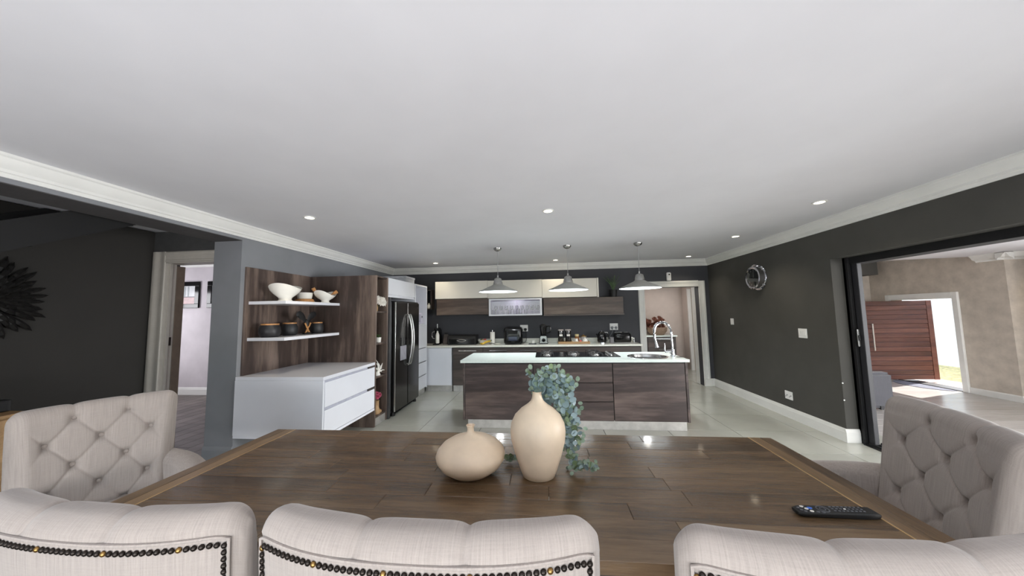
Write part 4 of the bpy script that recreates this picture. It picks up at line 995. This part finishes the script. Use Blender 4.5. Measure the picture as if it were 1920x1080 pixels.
part('base', B(1.41, 1.72, 6.715, 6.925, WZ, WZ + .024, .006), chrome, t)
for x in (1.48, 1.60): part('slot', B(x, x + .07, 6.77, 6.87, 1.131, 1.138), steel, t)
part('lever', B(1.73, 1.765, 6.80, 6.835, 1.02, 1.04, .004), steel, t)
part('dial', lathe(NB(), [(.016, 0), (.014, -.012), (0, -.014)], (1.64, 6.72, 1.0), 14, 'y'), steel, t)
t = root('pepper_mill', at(1.785, 6.84), 'tiny steel shaker beside the toaster at the end of the worktop', 'shaker')
part('body', lathe(NB(), [(0, 0), (.018, 0), (.02, .05), (.014, .075), (0, .075)], at(1.80, 6.84), 14), steel, t)
part('cap', lathe(NB(), [(.015, .075), (.014, .095), (0, .10)], at(1.80, 6.84), 14), porcelain, t)

# scullery furniture
t = root('scullery_dresser', (2.75, 9.0, 0), 'dark wood drawer unit with a white top inside the scullery', 'cabinet')
part('carcass', B(1.95, 3.36, 8.78, 9.28, .10, .885), cab_k, t)
part('top', B(1.93, 3.39, 8.74, 9.29, .885, .92, .003), quartz, t)
for a, b in ((.12, .36), (.37, .61), (.62, .87)):
    for x0, x1 in ((1.96, 2.65), (2.66, 3.35)):
        d = part('drawer', B(x0, x1, 8.755, 8.778, a, b, .002), cab_k, t)
        part('handle', B(x0 + .25, x1 - .1, 8.74, 8.755, b - .06, b - .05, .001), steel, d)
t = root('dried_flowers', (3.0, 9.0, .92), 'bowl of brown dried flowers on the scullery drawer unit', 'flowers')
part('basket', lathe(NB(), [(0, 0), (.16, 0), (.24, .10), (.25, .20), (.22, .20), (.2, .1), (0, .03)], (2.98, 9.0, .92), 24), plain('taupe_basket', (150, 128, 110), .8, var=.15, scale=50), t)
for k in range(26):
    a = k * 2.4; r = .05 + .27 * ((k * 7) % 11) / 10
    bm = NB(); daisy(bm, (2.98 + r * math.cos(a), 9.0 + r * math.sin(a) * .55, 1.17 + .22 * ((k * 5) % 9) / 8 - r * .25), .075, (math.cos(a) * .5, -.7, .5)); part('blossom', bm, dried_m, t, smooth=0)

# lounge sofa seen through the opening
t = root('sofa', (5.55, 7.2, -.36), 'grey woven sofa turned away, seen through the sliding opening', 'sofa')
part('back', B(4.75, 6.45, 6.80, 7.02, -.335, .32, .05, 4), grey_fab, t)
part('seat', B(4.80, 6.30, 7.02, 7.62, -.26, .05, .05, 3), grey_fab, t)
for x in (4.76, 6.16): part('arm', B(x, x + .16, 6.81, 7.64, -.28, .17, .04, 3), grey_fab, t)
for x in (4.84, 6.24):
    for y in (6.86, 7.56): part('leg', B(x - .025, x + .025, y - .025, y + .025, -.36, -.28), black_mt, t)

# stair hall furniture and wall pieces
t = root('sideboard', (-4.37, 1.45, 0), 'brown wood sideboard against the dark stair wall', 'sideboard')
part('body', B(-4.72, -4.02, .55, 2.18, .08, .84, .004), pine, t)
part('top', B(-4.74, -4.0, .53, 2.20, .84, .865, .003), pine, t)
for k in range(3): part('door', B(-4.02, -4.005, .57 + .535 * k, 1.09 + .535 * k, .10, .83, .002), pine, t)
for x in (-4.66, -4.08):
    for y in (.62, 2.1): part('leg', B(x - .03, x + .03, y - .03, y + .03, 0, .08), black_mt, t)
t = root('black_speaker_bar', (-4.3, 1.9, .865), 'long black box lying on the brown sideboard by the dark wall', 'speaker')
part('body', B(-4.45, -4.15, 1.2, 2.19, .868, .955, .006), black_mt, t)
part('grille', B(-4.15, -4.145, 1.22, 2.17, .875, .948, .001), black_al, t)
part('foot', B(-4.42, -4.18, 1.25, 2.15, .865, .869), black_mt, t)
t = root('leaf_wall_art', (-4.75, 2.26, 1.75), 'large dark metal burst of leaves on the dark stair wall', 'wall art')
part('hub', lathe(NB(), [(0, .05), (.05, .045), (.07, .02), (.07, 0)], (-4.75, 2.26, 1.75), 16, 'x'), metal_leaf, t)
def petal(y0, z0, a, l, wd, x):
    bm = NB(); d = Vector((0, math.cos(a), math.sin(a))); s_ = Vector((0, -math.sin(a), math.cos(a))); row = []
    for t_, w_, dx in ((.0, .2, 0), (.25, .7, .015), (.55, 1, .025), (.8, .75, .02), (1, .04, 0)):
        p = Vector((x + dx, y0, z0)) + d * l * t_
        row.append((bm.verts.new(p - s_ * wd * w_), bm.verts.new(p + Vector((.016 * w_, 0, 0))), bm.verts.new(p + s_ * wd * w_)))
    for q, r in zip(row, row[1:]):
        bm.faces.new((q[0], q[1], r[1], r[0])); bm.faces.new((q[1], q[2], r[2], r[1]))
    return bm
for ring, (n, r0, l, wd, x) in enumerate(((34, .16, .235, .021, -4.735), (30, .10, .215, .021, -4.718), (22, .05, .19, .021, -4.703), (14, .02, .14, .02, -4.69))):
    for k in range(n):
        a = 2 * PI * (k + .37 * ring) / n + random.uniform(-.05, .05); ll = l * random.uniform(.85, 1.12)
        part('leaf', petal(2.26 + r0 * math.cos(a), 1.75 + r0 * math.sin(a), a, ll, wd, x + random.uniform(0, .006)), metal_leaf, t, smooth=0)
def picture(x0, x1, label, art):
    t = root('framed_picture', ((x0 + x1) / 2, 6.16, 1.79), label, 'picture')
    for a in ((x0, x1, 1.79, 1.88), (x0, x1, 2.26, 2.35), (x0, x0 + .10, 1.88, 2.26), (x1 - .10, x1, 1.88, 2.26)): part('frame_bar', B(a[0], a[1], 6.125, 6.158, a[2], a[3], .006), black_gl, t)
    part('print', B(x0 + .10, x1 - .10, 6.14, 6.15, 1.88, 2.26), plain('print_paper_%d' % art, (196, 198, 200), .3, var=.06, scale=6), t)
    if art == 1:
        part('print_block', B(x0 + .11, x1 - .11, 6.137, 6.1405, 1.88, 2.02), plain('print_pink', (186, 160, 160), .4), t)
        part('print_block', B(x0 + .10, x1 - .10, 6.136, 6.1405, 2.02, 2.035), plain('print_grey', (88, 88, 88), .4), t)
        for k in range(3): part('print_block', B(x0 + .15 + .08 * k, x0 + .18 + .08 * k, 6.136, 6.1405, 2.04, 2.25), plain('print_soft_grey_%d' % k, (158, 164, 166), .4), t)
picture(-7.83, -7.24, 'black framed picture with a pale print on the lilac study wall, beside the door leaf', 1)
picture(-7.05, -6.46, 'black framed picture on the lilac study wall, half hidden behind the grey wall end', 2)

# ------------------------------------------------------------------ dining table
X0, X1, Y0, Y1, TT, TH = -1.885, 1.355, 1.105, 2.175, .77, .045
tb = root('dining_table', ((X0 + X1) / 2, (Y0 + Y1) / 2, 0), 'long dining table of brown oiled planks with breadboard ends', 'table')
bl, br = X0 + .135, X1 - .135
rows = 10; rw = (Y1 - Y0) / rows
random.seed(11)
for j in range(rows):
    x = bl; y = Y0 + rw * j
    cuts = []
    while x < br - .02:
        ln = random.uniform(.42, 1.05)
        if j == 0 or br - (x + ln) < .30: ln = min(ln, br - x) if br - (x + ln) >= .30 else br - x
        cuts.append((x, x + ln)); x += ln
    for a, b in cuts:
        dz = random.uniform(-.0006, .0004)
        part('plank', B(a + .0006, b - .0006, y + .0006, y + rw - .0006, TT - TH, TT + dz, .0016), table_m, tb)
for a, b, s in ((X0, bl, 1), (br, X1, -1)):
    m_ = (a + b) / 2
    part('breadboard', B(a, m_ - .0008, Y0, Y1, TT - TH, TT, .002), table_y, tb)
    part('breadboard', B(m_ + .0008, b - .004, Y0, Y1, TT - TH, TT, .002), table_y, tb)
part('edge_strip', B(bl - .0045, bl + .0005, Y0, Y1, TT - TH, TT + .0006), table_e, tb, 'pale strip where the breadboard meets the planks')
part('edge_strip', B(br - .0005, br + .0045, Y0, Y1, TT - TH, TT + .0006), table_e, tb, 'pale strip where the breadboard meets the planks')
apron = wood('table_apron_wood', (34, 25, 18), (58, 44, 31), (88, 68, 48), 'x', .5, 1.2)
for y in (Y0 + .07, Y1 - .10): part('apron', B(X0 + .12, X1 - .12, y, y + .03, TT - TH - .06, TT - TH, .002), apron, tb)
for x in (X0 + .12, X1 - .15): part('apron', B(x, x + .03, Y0 + .10, Y1 - .10, TT - TH - .06, TT - TH, .002), apron, tb)
for x in (X0 + .12, X1 - .12):
    for y in (Y0 + .12, Y1 - .12):
        lg = part('leg', lathe(NB(), [(.0, 0), (.045, 0), (.055, .10), (.05, .14), (.066, .30), (.062, .45), (.05, .50), (.062, .53), (.062, .72), (0, .72)], (x, y, 0), 20), apron, tb)

# ------------------------------------------------------------------ tufted dining chairs
def chair(W, label, near=True):
    t = root('dining_chair', (0, 0, 0), label, 'chair')
    SAG, YB = .06, -.33
    HALF = W / 2
    def plan(s):                                        # centre line of the back, seen from above
        return Vector((s * HALF * (1 - .03 * s * s), YB + SAG * abs(s) ** 2.3, 0))
    def nrm(s):
        d = (plan(s + .001) - plan(s - .001)).normalized(); return Vector((d.y, -d.x, 0))      # towards the rear
    A_, B_, ZT = .12 * W / .85 * (1 if near else 1.15), .127, .998
    def tuft(x, z):
        i, j = x / A_, (z - ZT) / B_
        u, v = (i + j + 1) / 2, (i - j + 1) / 2
        e = min(abs(math.sin(PI * u)), abs(math.sin(PI * v)))
        dia = .010 * (1 - math.exp(-(e / .11) ** 1.1)) - .003
        # nearest button
        r = 9
        for jj in range(0, -5, -1):
            for ii in ((-1, 1) if jj % 2 == 0 else (-2, 0, 2)):
                r = min(r, math.hypot(x - ii * A_, z - ZT - jj * B_))
        h = dia
        ver = .010 * (1 - math.exp(-(min(abs(x - A_), abs(x + A_)) / .014) ** 1.1)) - .003
        k = min(1, max(0, (z - ZT + .01) / .05)); h = h * (1 - k) + ver * k
        ed = min(1, max(0, (abs(x) - 2.1 * A_) / (.6 * A_))); h = h * (1 - ed) + .006 * ed
        lo = min(1, max(0, (ZT - 4.15 * B_ - z) / .05)); h = h * (1 - lo) + .006 * lo
        return h + .009 * (1 - math.exp(-(r / .045) ** 2)) - .034 * math.exp(-(r / .020) ** 2)
    NI, S = 74, 150
    PZ = [(1.024, .055), (1.012, .055), (.96, .052), (.85, .042), (.72, .028), (.58, .010), (.45, -.006), (.30, -.02)]
    def thin(s): return 1 - .45 * abs(s) ** 3
    def droop(s, z): return (.034 * max(0, (abs(s) - .82) / .18) ** 2.4) * max(0, (z - .60) / .46)
    prof = []
    for i in range(NI):
        z = .40 + (.99 - .40) * i / (NI - 1); prof.append((-.052 - (1.01 - z) * .17, z, 1, -1, 0))
    for i in range(1, 15):
        a = PI - PI * .80 * i / 14; prof.append((.0 + .056 * math.cos(a), .990 + .070 * math.sin(a), 2, math.cos(a), math.sin(a)))
    for z, w_ in PZ: prof.append((w_, z, 0, 1, 0))
    for w_ in (-.05, -.09, -.13): prof.append((w_, .30, 0, 0, -1))
    bm = NB(); grid = []
    ss = []
    for k in range(S + 1):
        q = -1 + 2 * k / S
        ss.append(math.copysign(1 - (1 - abs(q)) ** 1.15, q))
    endr = .055 / HALF
    for s in ss:
        c = plan(s); n = nrm(max(-.96, min(.96, s))); ring = []
        e = max(0, (abs(s) - (1 - endr)) / endr); kk = math.sqrt(max(0, 1 - e * e)) * .98 + .02
        arc = s * HALF
        for w_, z, typ, nw, nz in prof:
            mid = .0 - (1.0 - min(z, 1.0)) * .09
            ww = mid + (w_ - mid) * kk
            d = 0
            if typ: d = tuft(arc, z) * kk
            if typ == 2: d *= max(.35, 1 - .5 * (1 - nz))
            zz = z - droop(s, z)
            if ww > 0: ww *= thin(s)
            p = c + n * (ww + nw * d)
            p.z = zz + nz * d
            ring.append(bm.verts.new(p))
        grid.append(ring)
    m_ = len(prof)
    for a, b in zip(grid, grid[1:]):
        for k in range(m_): bm.faces.new((a[k], a[(k + 1) % m_], b[(k + 1) % m_], b[k]))
    bm.faces.new(grid[0]); bm.faces.new(grid[-1][::-1])
    uvl = bm.loops.layers.uv.new('weave'); vv = [0.0]
    for (wa, za, *_), (wb, zb, *_) in zip(prof, prof[1:]): vv.append(vv[-1] + math.hypot(wb - wa, zb - za))
    uvd = {}
    for i, ring in enumerate(grid):
        for k, v in enumerate(ring): uvd[v] = (ss[i] * HALF, vv[k])
    for f in bm.faces:
        for lp in f.loops: lp[uvl].uv = uvd[lp.vert]
    part('backrest', bm, fabric_uv, t, world=False, smooth=60)
    def outer(s, z, off=0):
        pz = PZ
        for (z1, w1), (z2, w2) in zip(pz, pz[1:]):
            if z2 <= z <= z1: w_ = w1 + (w2 - w1) * (z1 - z) / (z1 - z2); break
        else: w_ = .055
        if w_ > 0: w_ *= thin(s)
        p = plan(s) + nrm(s) * (w_ + off)
        p.z = z - droop(s, z); return p
    SE = .925
    top = [outer(-SE + 2 * SE * k / 60, 1.022, .002) for k in range(61)]
    side = lambda s: [outer(s, 1.022 - (1.022 - .34) * k / 20, .002) for k in range(21)]
    part('piping', tube(NB(), side(-SE)[::-1] + top[1:-1] + side(SE), .004, 6), fabric, t, world=False)
    # nails along the top and down both sides of the outer panel
    line = [outer(-SE + .02, .36 + (1.004 - .36) * k / 400, .002) for k in range(400)] + [outer(-(SE - .02) + 2 * (SE - .02) * k / 900, 1.004, .002) for k in range(901)] + [outer(SE - .02, 1.004 - (1.004 - .36) * k / 400, .002) for k in range(1, 401)]
    out, acc, last = [], 0, line[0]
    nn = [nrm(-SE + .02)] * 400 + [nrm(-(SE - .02) + 2 * (SE - .02) * k / 900) for k in range(901)] + [nrm(SE - .02)] * 400
    nxt = 0; dist = 0
    for i, p in enumerate(line):
        dist += (p - last).length; last = p
        if dist >= nxt: out.append((p, nn[i])); nxt += .0155
    prof_n = [(.0070, 0), (.0064, .003), (.0040, .005), (0, .006)]
    if near:
        for q, (p, n) in enumerate(out):
            instance('nail', nail_b if (q * 7) % 23 in (3, 11) else nail_d, t, p, Vector((0, 0, 1)).rotation_difference(n))
    else:
        bm = NB()
        for p, n in out:
            b0 = len(bm.verts); lathe(bm, prof_n, n=6); bm.verts.ensure_lookup_table()
            rm = Vector((0, 0, 1)).rotation_difference(n).to_matrix()
            for v in list(bm.verts)[b0:]: v.co = rm @ v.co + p
        o = part('nail_trim', bm, bronze, t, world=False); o['kind'] = 'stuff'
    # buttons
    for jj in range(0, -5, -1):
        for ii in ((-1, 1) if jj % 2 == 0 else (-2, 0, 2)):
            x, z = ii * A_, ZT + jj * B_
            s = x / HALF; n = nrm(s); w_ = -.052 - (1.01 - min(z, .99)) * .17
            p = plan(s) + n * (w_ + .0245); p.z = z
            instance('button', btn_me, t, p, Vector((0, 0, 1)).rotation_difference(-n))
    # arms, seat, frame, legs
    for s in (-1, 1):
        fo = -.058 if near else .015
        pts = spline([(s * (HALF - .06), YB + .08, .70), (s * (HALF + fo - .015), YB + .20, .675), (s * (HALF + fo), YB + .36, .65), (s * (HALF + fo), YB + .50, .625), (s * (HALF + fo - .02), YB + .57, .60)], 7)
        bm = NB(); rings = []
        for i, p in enumerate(pts):
            wd = (.055 if near else .07) * (1 if i < len(pts) - 5 else math.sqrt(max(.02, 1 - ((i - (len(pts) - 6)) / 5.0) ** 2 * .8)))
            ring = [bm.verts.new((p.x + wd * math.cos(a), p.y, p.z - .05 + .05 * math.sin(a))) for a in [PI * k / 12 for k in range(13)]]
            ring = [bm.verts.new((p.x + wd * .9, p.y, .30))] + ring + [bm.verts.new((p.x - wd * .9, p.y, .30))]
            rings.append(ring)
        for a, b in zip(rings, rings[1:]):
            for k in range(len(a)): bm.faces.new((a[k], a[(k + 1) % len(a)], b[(k + 1) % len(a)], b[k]))
        bm.faces.new(rings[0]); bm.faces.new(rings[-1][::-1])
        part('arm', bm, fabric, t, world=False, smooth=60)
    part('seat', B(-HALF + .055, HALF - .055, YB + .02, YB + .62, .36, .50, .045, 4), fabric, t, world=False, smooth=60)
    part('seat_rail', B(-HALF + .03, HALF - .03, YB + .02, YB + .59, .28, .37, .012, 2), fabric, t, world=False)
    for x, y in ((-HALF + .08, YB + .06), (HALF - .08, YB + .06), (-HALF + .07, YB + .54), (HALF - .07, YB + .54)):
        part('leg', lathe(NB(), [(0, 0), (.017, 0), (.026, .20), (.03, .29), (0, .29)], (x, y, 0), 12), legwood, t, world=False)
    return t
nail_d = mesh_of(lathe(NB(), [(.0070, 0), (.0064, .003), (.0040, .005), (0, .006)], n=9), 'nail', bronze, 60)
nail_b = mesh_of(lathe(NB(), [(.0070, 0), (.0064, .003), (.0040, .005), (0, .006)], n=9), 'brass_nail', brass, 60)
btn_me = mesh_of(lathe(NB(), [(.013, 0), (.013, .003), (.009, .007), (0, .0085)], n=14), 'button', fabric, 60)
def place(t, crest, rz):
    off = Matrix.Rotation(rz, 3, 'Z') @ Vector((0, -.33, 0))
    t.location = (crest[0] - off.x, crest[1] - off.y, 0); t.rotation_euler = (0, 0, rz)
c0 = chair(.86, 'oatmeal linen dining chair with nailhead back, the middle one of the near table side')
place(c0, (-.305, .757), 0)
c1 = dup(c0, (0, 0, 0), 0, 'oatmeal linen dining chair with nailhead back, near table side towards the grey wall end')
place(c1, (-1.182, .765), R_(-2))
c2 = dup(c0, (0, 0, 0), 0, 'oatmeal linen dining chair with nailhead back, near table side towards the sliding opening')
place(c2, (.695, .757), R_(2))
c3 = chair(.66, 'button tufted oatmeal linen chair at the table end beside the dark stair wall', False)
place(c3, (-2.72, 1.78), R_(-116))
c4 = chair(.79, 'button tufted oatmeal linen chair at the table end beside the sliding opening', False)
place(c4, (1.83, 1.645), R_(72))
for o in (c0, c1, c2, c3, c4): o['group'] = 'dining chairs around the table'

# ------------------------------------------------------------------ things on the table
t = root('tall_vase', (-.045, 1.635, TT), 'tall peach ceramic bottle vase holding the eucalyptus', 'vase')
pv = [(0, .004), (.070, 0), (.078, .004), (.088, .03), (.112, .10), (.131, .17), (.1345, .21), (.130, .245), (.112, .282), (.082, .312), (.050, .334), (.032, .350), (.025, .366), (.0225, .385), (.0235, .395), (.0205, .396), (.0185, .385), (.021, .36)]
part('body', lathe(NB(), pv, (-.045, 1.635, TT), 64), clay, t, smooth=60)
part('neck_inside', lathe(NB(), [(.0205, .36), (.0, .355)], (-.045, 1.635, TT), 20), clay_in, t, smooth=0)
t = root('squat_vase', (-.38, 1.635, TT), 'squat round peach ceramic vase with a tiny neck on the table', 'vase')
pv = [(0, .006), (.07, 0), (.105, .012), (.145, .04), (.166, .072), (.170, .092), (.162, .116), (.138, .142), (.100, .164), (.06, .178), (.030, .188), (.018, .198), (.0155, .212), (.020, .226), (.0225, .229), (.0205, .231), (.013, .214), (.013, .20)]
part('body', lathe(NB(), pv, (-.38, 1.635, TT), 64), clay, t, smooth=60)
part('neck_inside', lathe(NB(), [(.014, .205), (0, .20)], (-.38, 1.635, TT), 16), clay_in, t, smooth=0)

eu = root('eucalyptus_spray', (-.045, 1.635, TT + .38), 'trailing blue green eucalyptus spray hanging from the tall peach vase', 'plant')
N0 = (-.045, 1.635, TT + .36)
random.seed(5)
stems = [
    [N0, (-.052, 1.64, 1.19), (-.075, 1.645, 1.235), (-.088, 1.645, 1.265)],
    [N0, (-.04, 1.645, 1.20), (-.015, 1.655, 1.25), (.035, 1.66, 1.275)],
    [N0, (-.03, 1.65, 1.205), (.03, 1.665, 1.245), (.085, 1.675, 1.245), (.125, 1.675, 1.205)],
    [N0, (-.025, 1.65, 1.19), (.04, 1.67, 1.215), (.105, 1.685, 1.195), (.155, 1.69, 1.165)],
    [N0, (-.01, 1.655, 1.175), (.06, 1.68, 1.18), (.115, 1.695, 1.12), (.145, 1.70, 1.03), (.15, 1.70, .95), (.145, 1.69, .87)],
    [N0, (.0, 1.66, 1.17), (.06, 1.69, 1.13), (.10, 1.71, 1.04), (.115, 1.715, .95), (.115, 1.70, .86), (.13, 1.665, .80), (.19, 1.655, .797), (.24, 1.66, .805)],
    [N0, (.0, 1.655, 1.16), (.05, 1.67, 1.15), (.085, 1.68, 1.08), (.11, 1.685, 1.0)],
    [N0, (.0, 1.67, 1.16), (.06, 1.71, 1.10), (.10, 1.72, .98), (.11, 1.70, .88), (.12, 1.66, .81), (.165, 1.63, .795)],
    [N0, (-.035, 1.67, 1.18), (-.01, 1.73, 1.12), (-.03, 1.79, .96), (-.08, 1.79, .83), (-.15, 1.77, .79), (-.21, 1.75, .79)],
]
bm = NB()
def leaf_mesh(nm, m, cup):
    b = NB(); c = b.verts.new((0, .5, -.10 * cup)); r = []
    for k in range(10):
        a = 2 * PI * k / 10; x, y = .46 * math.sin(a), .5 - .5 * math.cos(a)
        r.append(b.verts.new((x, y, cup * .26 * (x * x + (y - .5) ** 2) * 2)))
    for k in range(10): b.faces.new((c, r[k], r[(k + 1) % 10]))
    return mesh_of(b, nm, m, 80)
lm = [leaf_mesh('eucalyptus_leaf', m, cu) for m, cu in ((leaf_b, .6), (leaf_b, 1.0), (leaf_p, .8), (leaf_g, .7))]
nl = 0; filler = NB()
for si, ctrl in enumerate(stems):
    pts = spline(ctrl, 12)
    part('stem', tube(NB(), pts, [.0028 * (1 - .6 * i / len(pts)) for i in range(len(pts))], 5), stem_m, eu)
    acc = 0; step = .0205; tot = sum((b - a).length for a, b in zip(pts, pts[1:])); run = 0; kk = 0
    for a, b in zip(pts, pts[1:]):
        run += (b - a).length
        if run < .035 or run < acc: continue
        acc = run + step; d = (b - a).normalized(); kk += 1
        u = d.orthogonal().normalized(); u = Matrix.Rotation(kk * PI / 2 + random.uniform(-.5, .5), 3, d) @ u
        tipk = run / tot
        for q in range(3):
            o3 = b + Vector((random.uniform(-.03, .03), random.uniform(-.02, .03), random.uniform(-.03, .03)))
            if o3.z < TT + .012: o3.z = TT + .012 + random.uniform(0, .02)
            e1 = Vector((random.uniform(-1, 1), random.uniform(-.5, .5), random.uniform(-.6, 1))).normalized(); e2 = e1.cross(Vector((random.uniform(-.4, .4), -1, random.uniform(.1, .8)))).normalized()
            sz = random.uniform(.009, .015)
            filler.faces.new([filler.verts.new(o3 + (e1 * (.5 - .5 * math.cos(a_)) * 2 + e2 * math.sin(a_) * .8) * sz) for a_ in (0, .7, 1.4, 2.2, 3.14, 4.1, 4.9, 5.6)])
        for sg in (1, -1):
            if nl >= 296: break
            dir_ = (u * sg + d * random.uniform(.1, .6) + Vector((0, 0, random.uniform(-.1, .25)))).normalized()
            size = random.uniform(.036, .052) * (1 - .40 * tipk)
            if b.z < TT + .06 and dir_.z < 0: dir_.z = abs(dir_.z)
            zax = (d * .35 + Vector((random.uniform(-.5, .5), random.uniform(-1.3, -.3), random.uniform(.1, .9)))).normalized()
            xax = dir_.cross(zax).normalized(); zax = xax.cross(dir_).normalized()
            o = bpy.data.objects.new('leaf', random.choice(lm[:3] + [lm[0]] if tipk < .75 else lm[1:] + [lm[3]])); C.objects.link(o); o.parent = eu
            mw = Matrix((xax, dir_, zax)).transposed().to_4x4(); mw.translation = b - eu.location
            o.matrix_local = mw @ Matrix.Diagonal((size, size, size, 1)); nl += 1

part('small_leaves', filler, plain('small_grey_green_leaf', (124, 142, 122), .55, var=.15, scale=60), eu, 'small green leaves between the blue ones', smooth=80)['kind'] = 'stuff'

# remote control
rm = root('remote_control', (1.075, 1.395, TT), 'black remote control with white and blue buttons lying on the table', 'remote control')
RL, RW = .285, .052
bm = NB()
prof_r = [(-RL / 2, .018, .006), (-RL / 2 + .02, .0245, .004), (-.02, .026, .002), (RL / 2 - .05, .026, .0), (RL / 2 - .012, .024, 0), (RL / 2, .018, .002)]
rows_ = []
for x, hw, z0 in prof_r:
    zt = .021 - (.004 if x < -RL / 2 + .01 else 0) - (.006 if x > RL / 2 - .001 else 0)
    rows_.append([bm.verts.new(p) for p in ((x, -hw * .8, z0), (x, -hw, z0 + .008), (x, -hw, zt - .003), (x, -hw * .9, zt), (x, hw * .9, zt), (x, hw, zt - .003), (x, hw, z0 + .008), (x, hw * .8, z0))])
for a, b in zip(rows_, rows_[1:]):
    for k in range(8): bm.faces.new((a[k], a[(k + 1) % 8], b[(k + 1) % 8], b[k]))
bm.faces.new(rows_[0]); bm.faces.new(rows_[-1][::-1])
part('body', bm, black_mt, rm, world=False)
def key(x, y, rx, ry, m, lb=None):
    part('key', lathe(NB(), [(rx, 0), (rx * .95, .0022), (rx * .6, .003), (0, .003)], (x, y, .0205), 14, squash=(1, ry / rx)), m, rm, lb, world=False)
for y, m in ((.014, porcelain), (0, porcelain), (-.015, porcelain)): key(-RL / 2 + .032 + (.008 if y == 0 else .016 if y < 0 else 0), y, .0068, .0058, m, 'white key')
for x, y in ((-.128, .006), (-.126, -.008), (-.118, -.017), (-.104, .017)): key(x, y, .0055, .0045, key_m)
key(-.088, .005, .0095, .0065, blue_m, 'blue key')
part('ring', lathe(NB(), [(.021, 0), (.021, .002), (.018, .0025), (.017, 0)], (-.045, .0, .0205), 28), key_m, rm, world=False)
part('ring', lathe(NB(), [(.010, 0), (.010, .0022), (.008, .0025), (.0075, 0)], (-.045, .0, .0205), 24), key_m, rm, world=False)
for x, y in ((-.075, -.018), (-.058, -.020)): key(x, y, .006, .0042, key_m)
for i in range(8):
    for k, y in enumerate((.016, .004, -.009)): key(-.008 + .0145 * i, y, .0044, .0032, key_m if not (i == 3 and k == 1) else plastic_w)
rm.rotation_euler = (0, 0, R_(1))
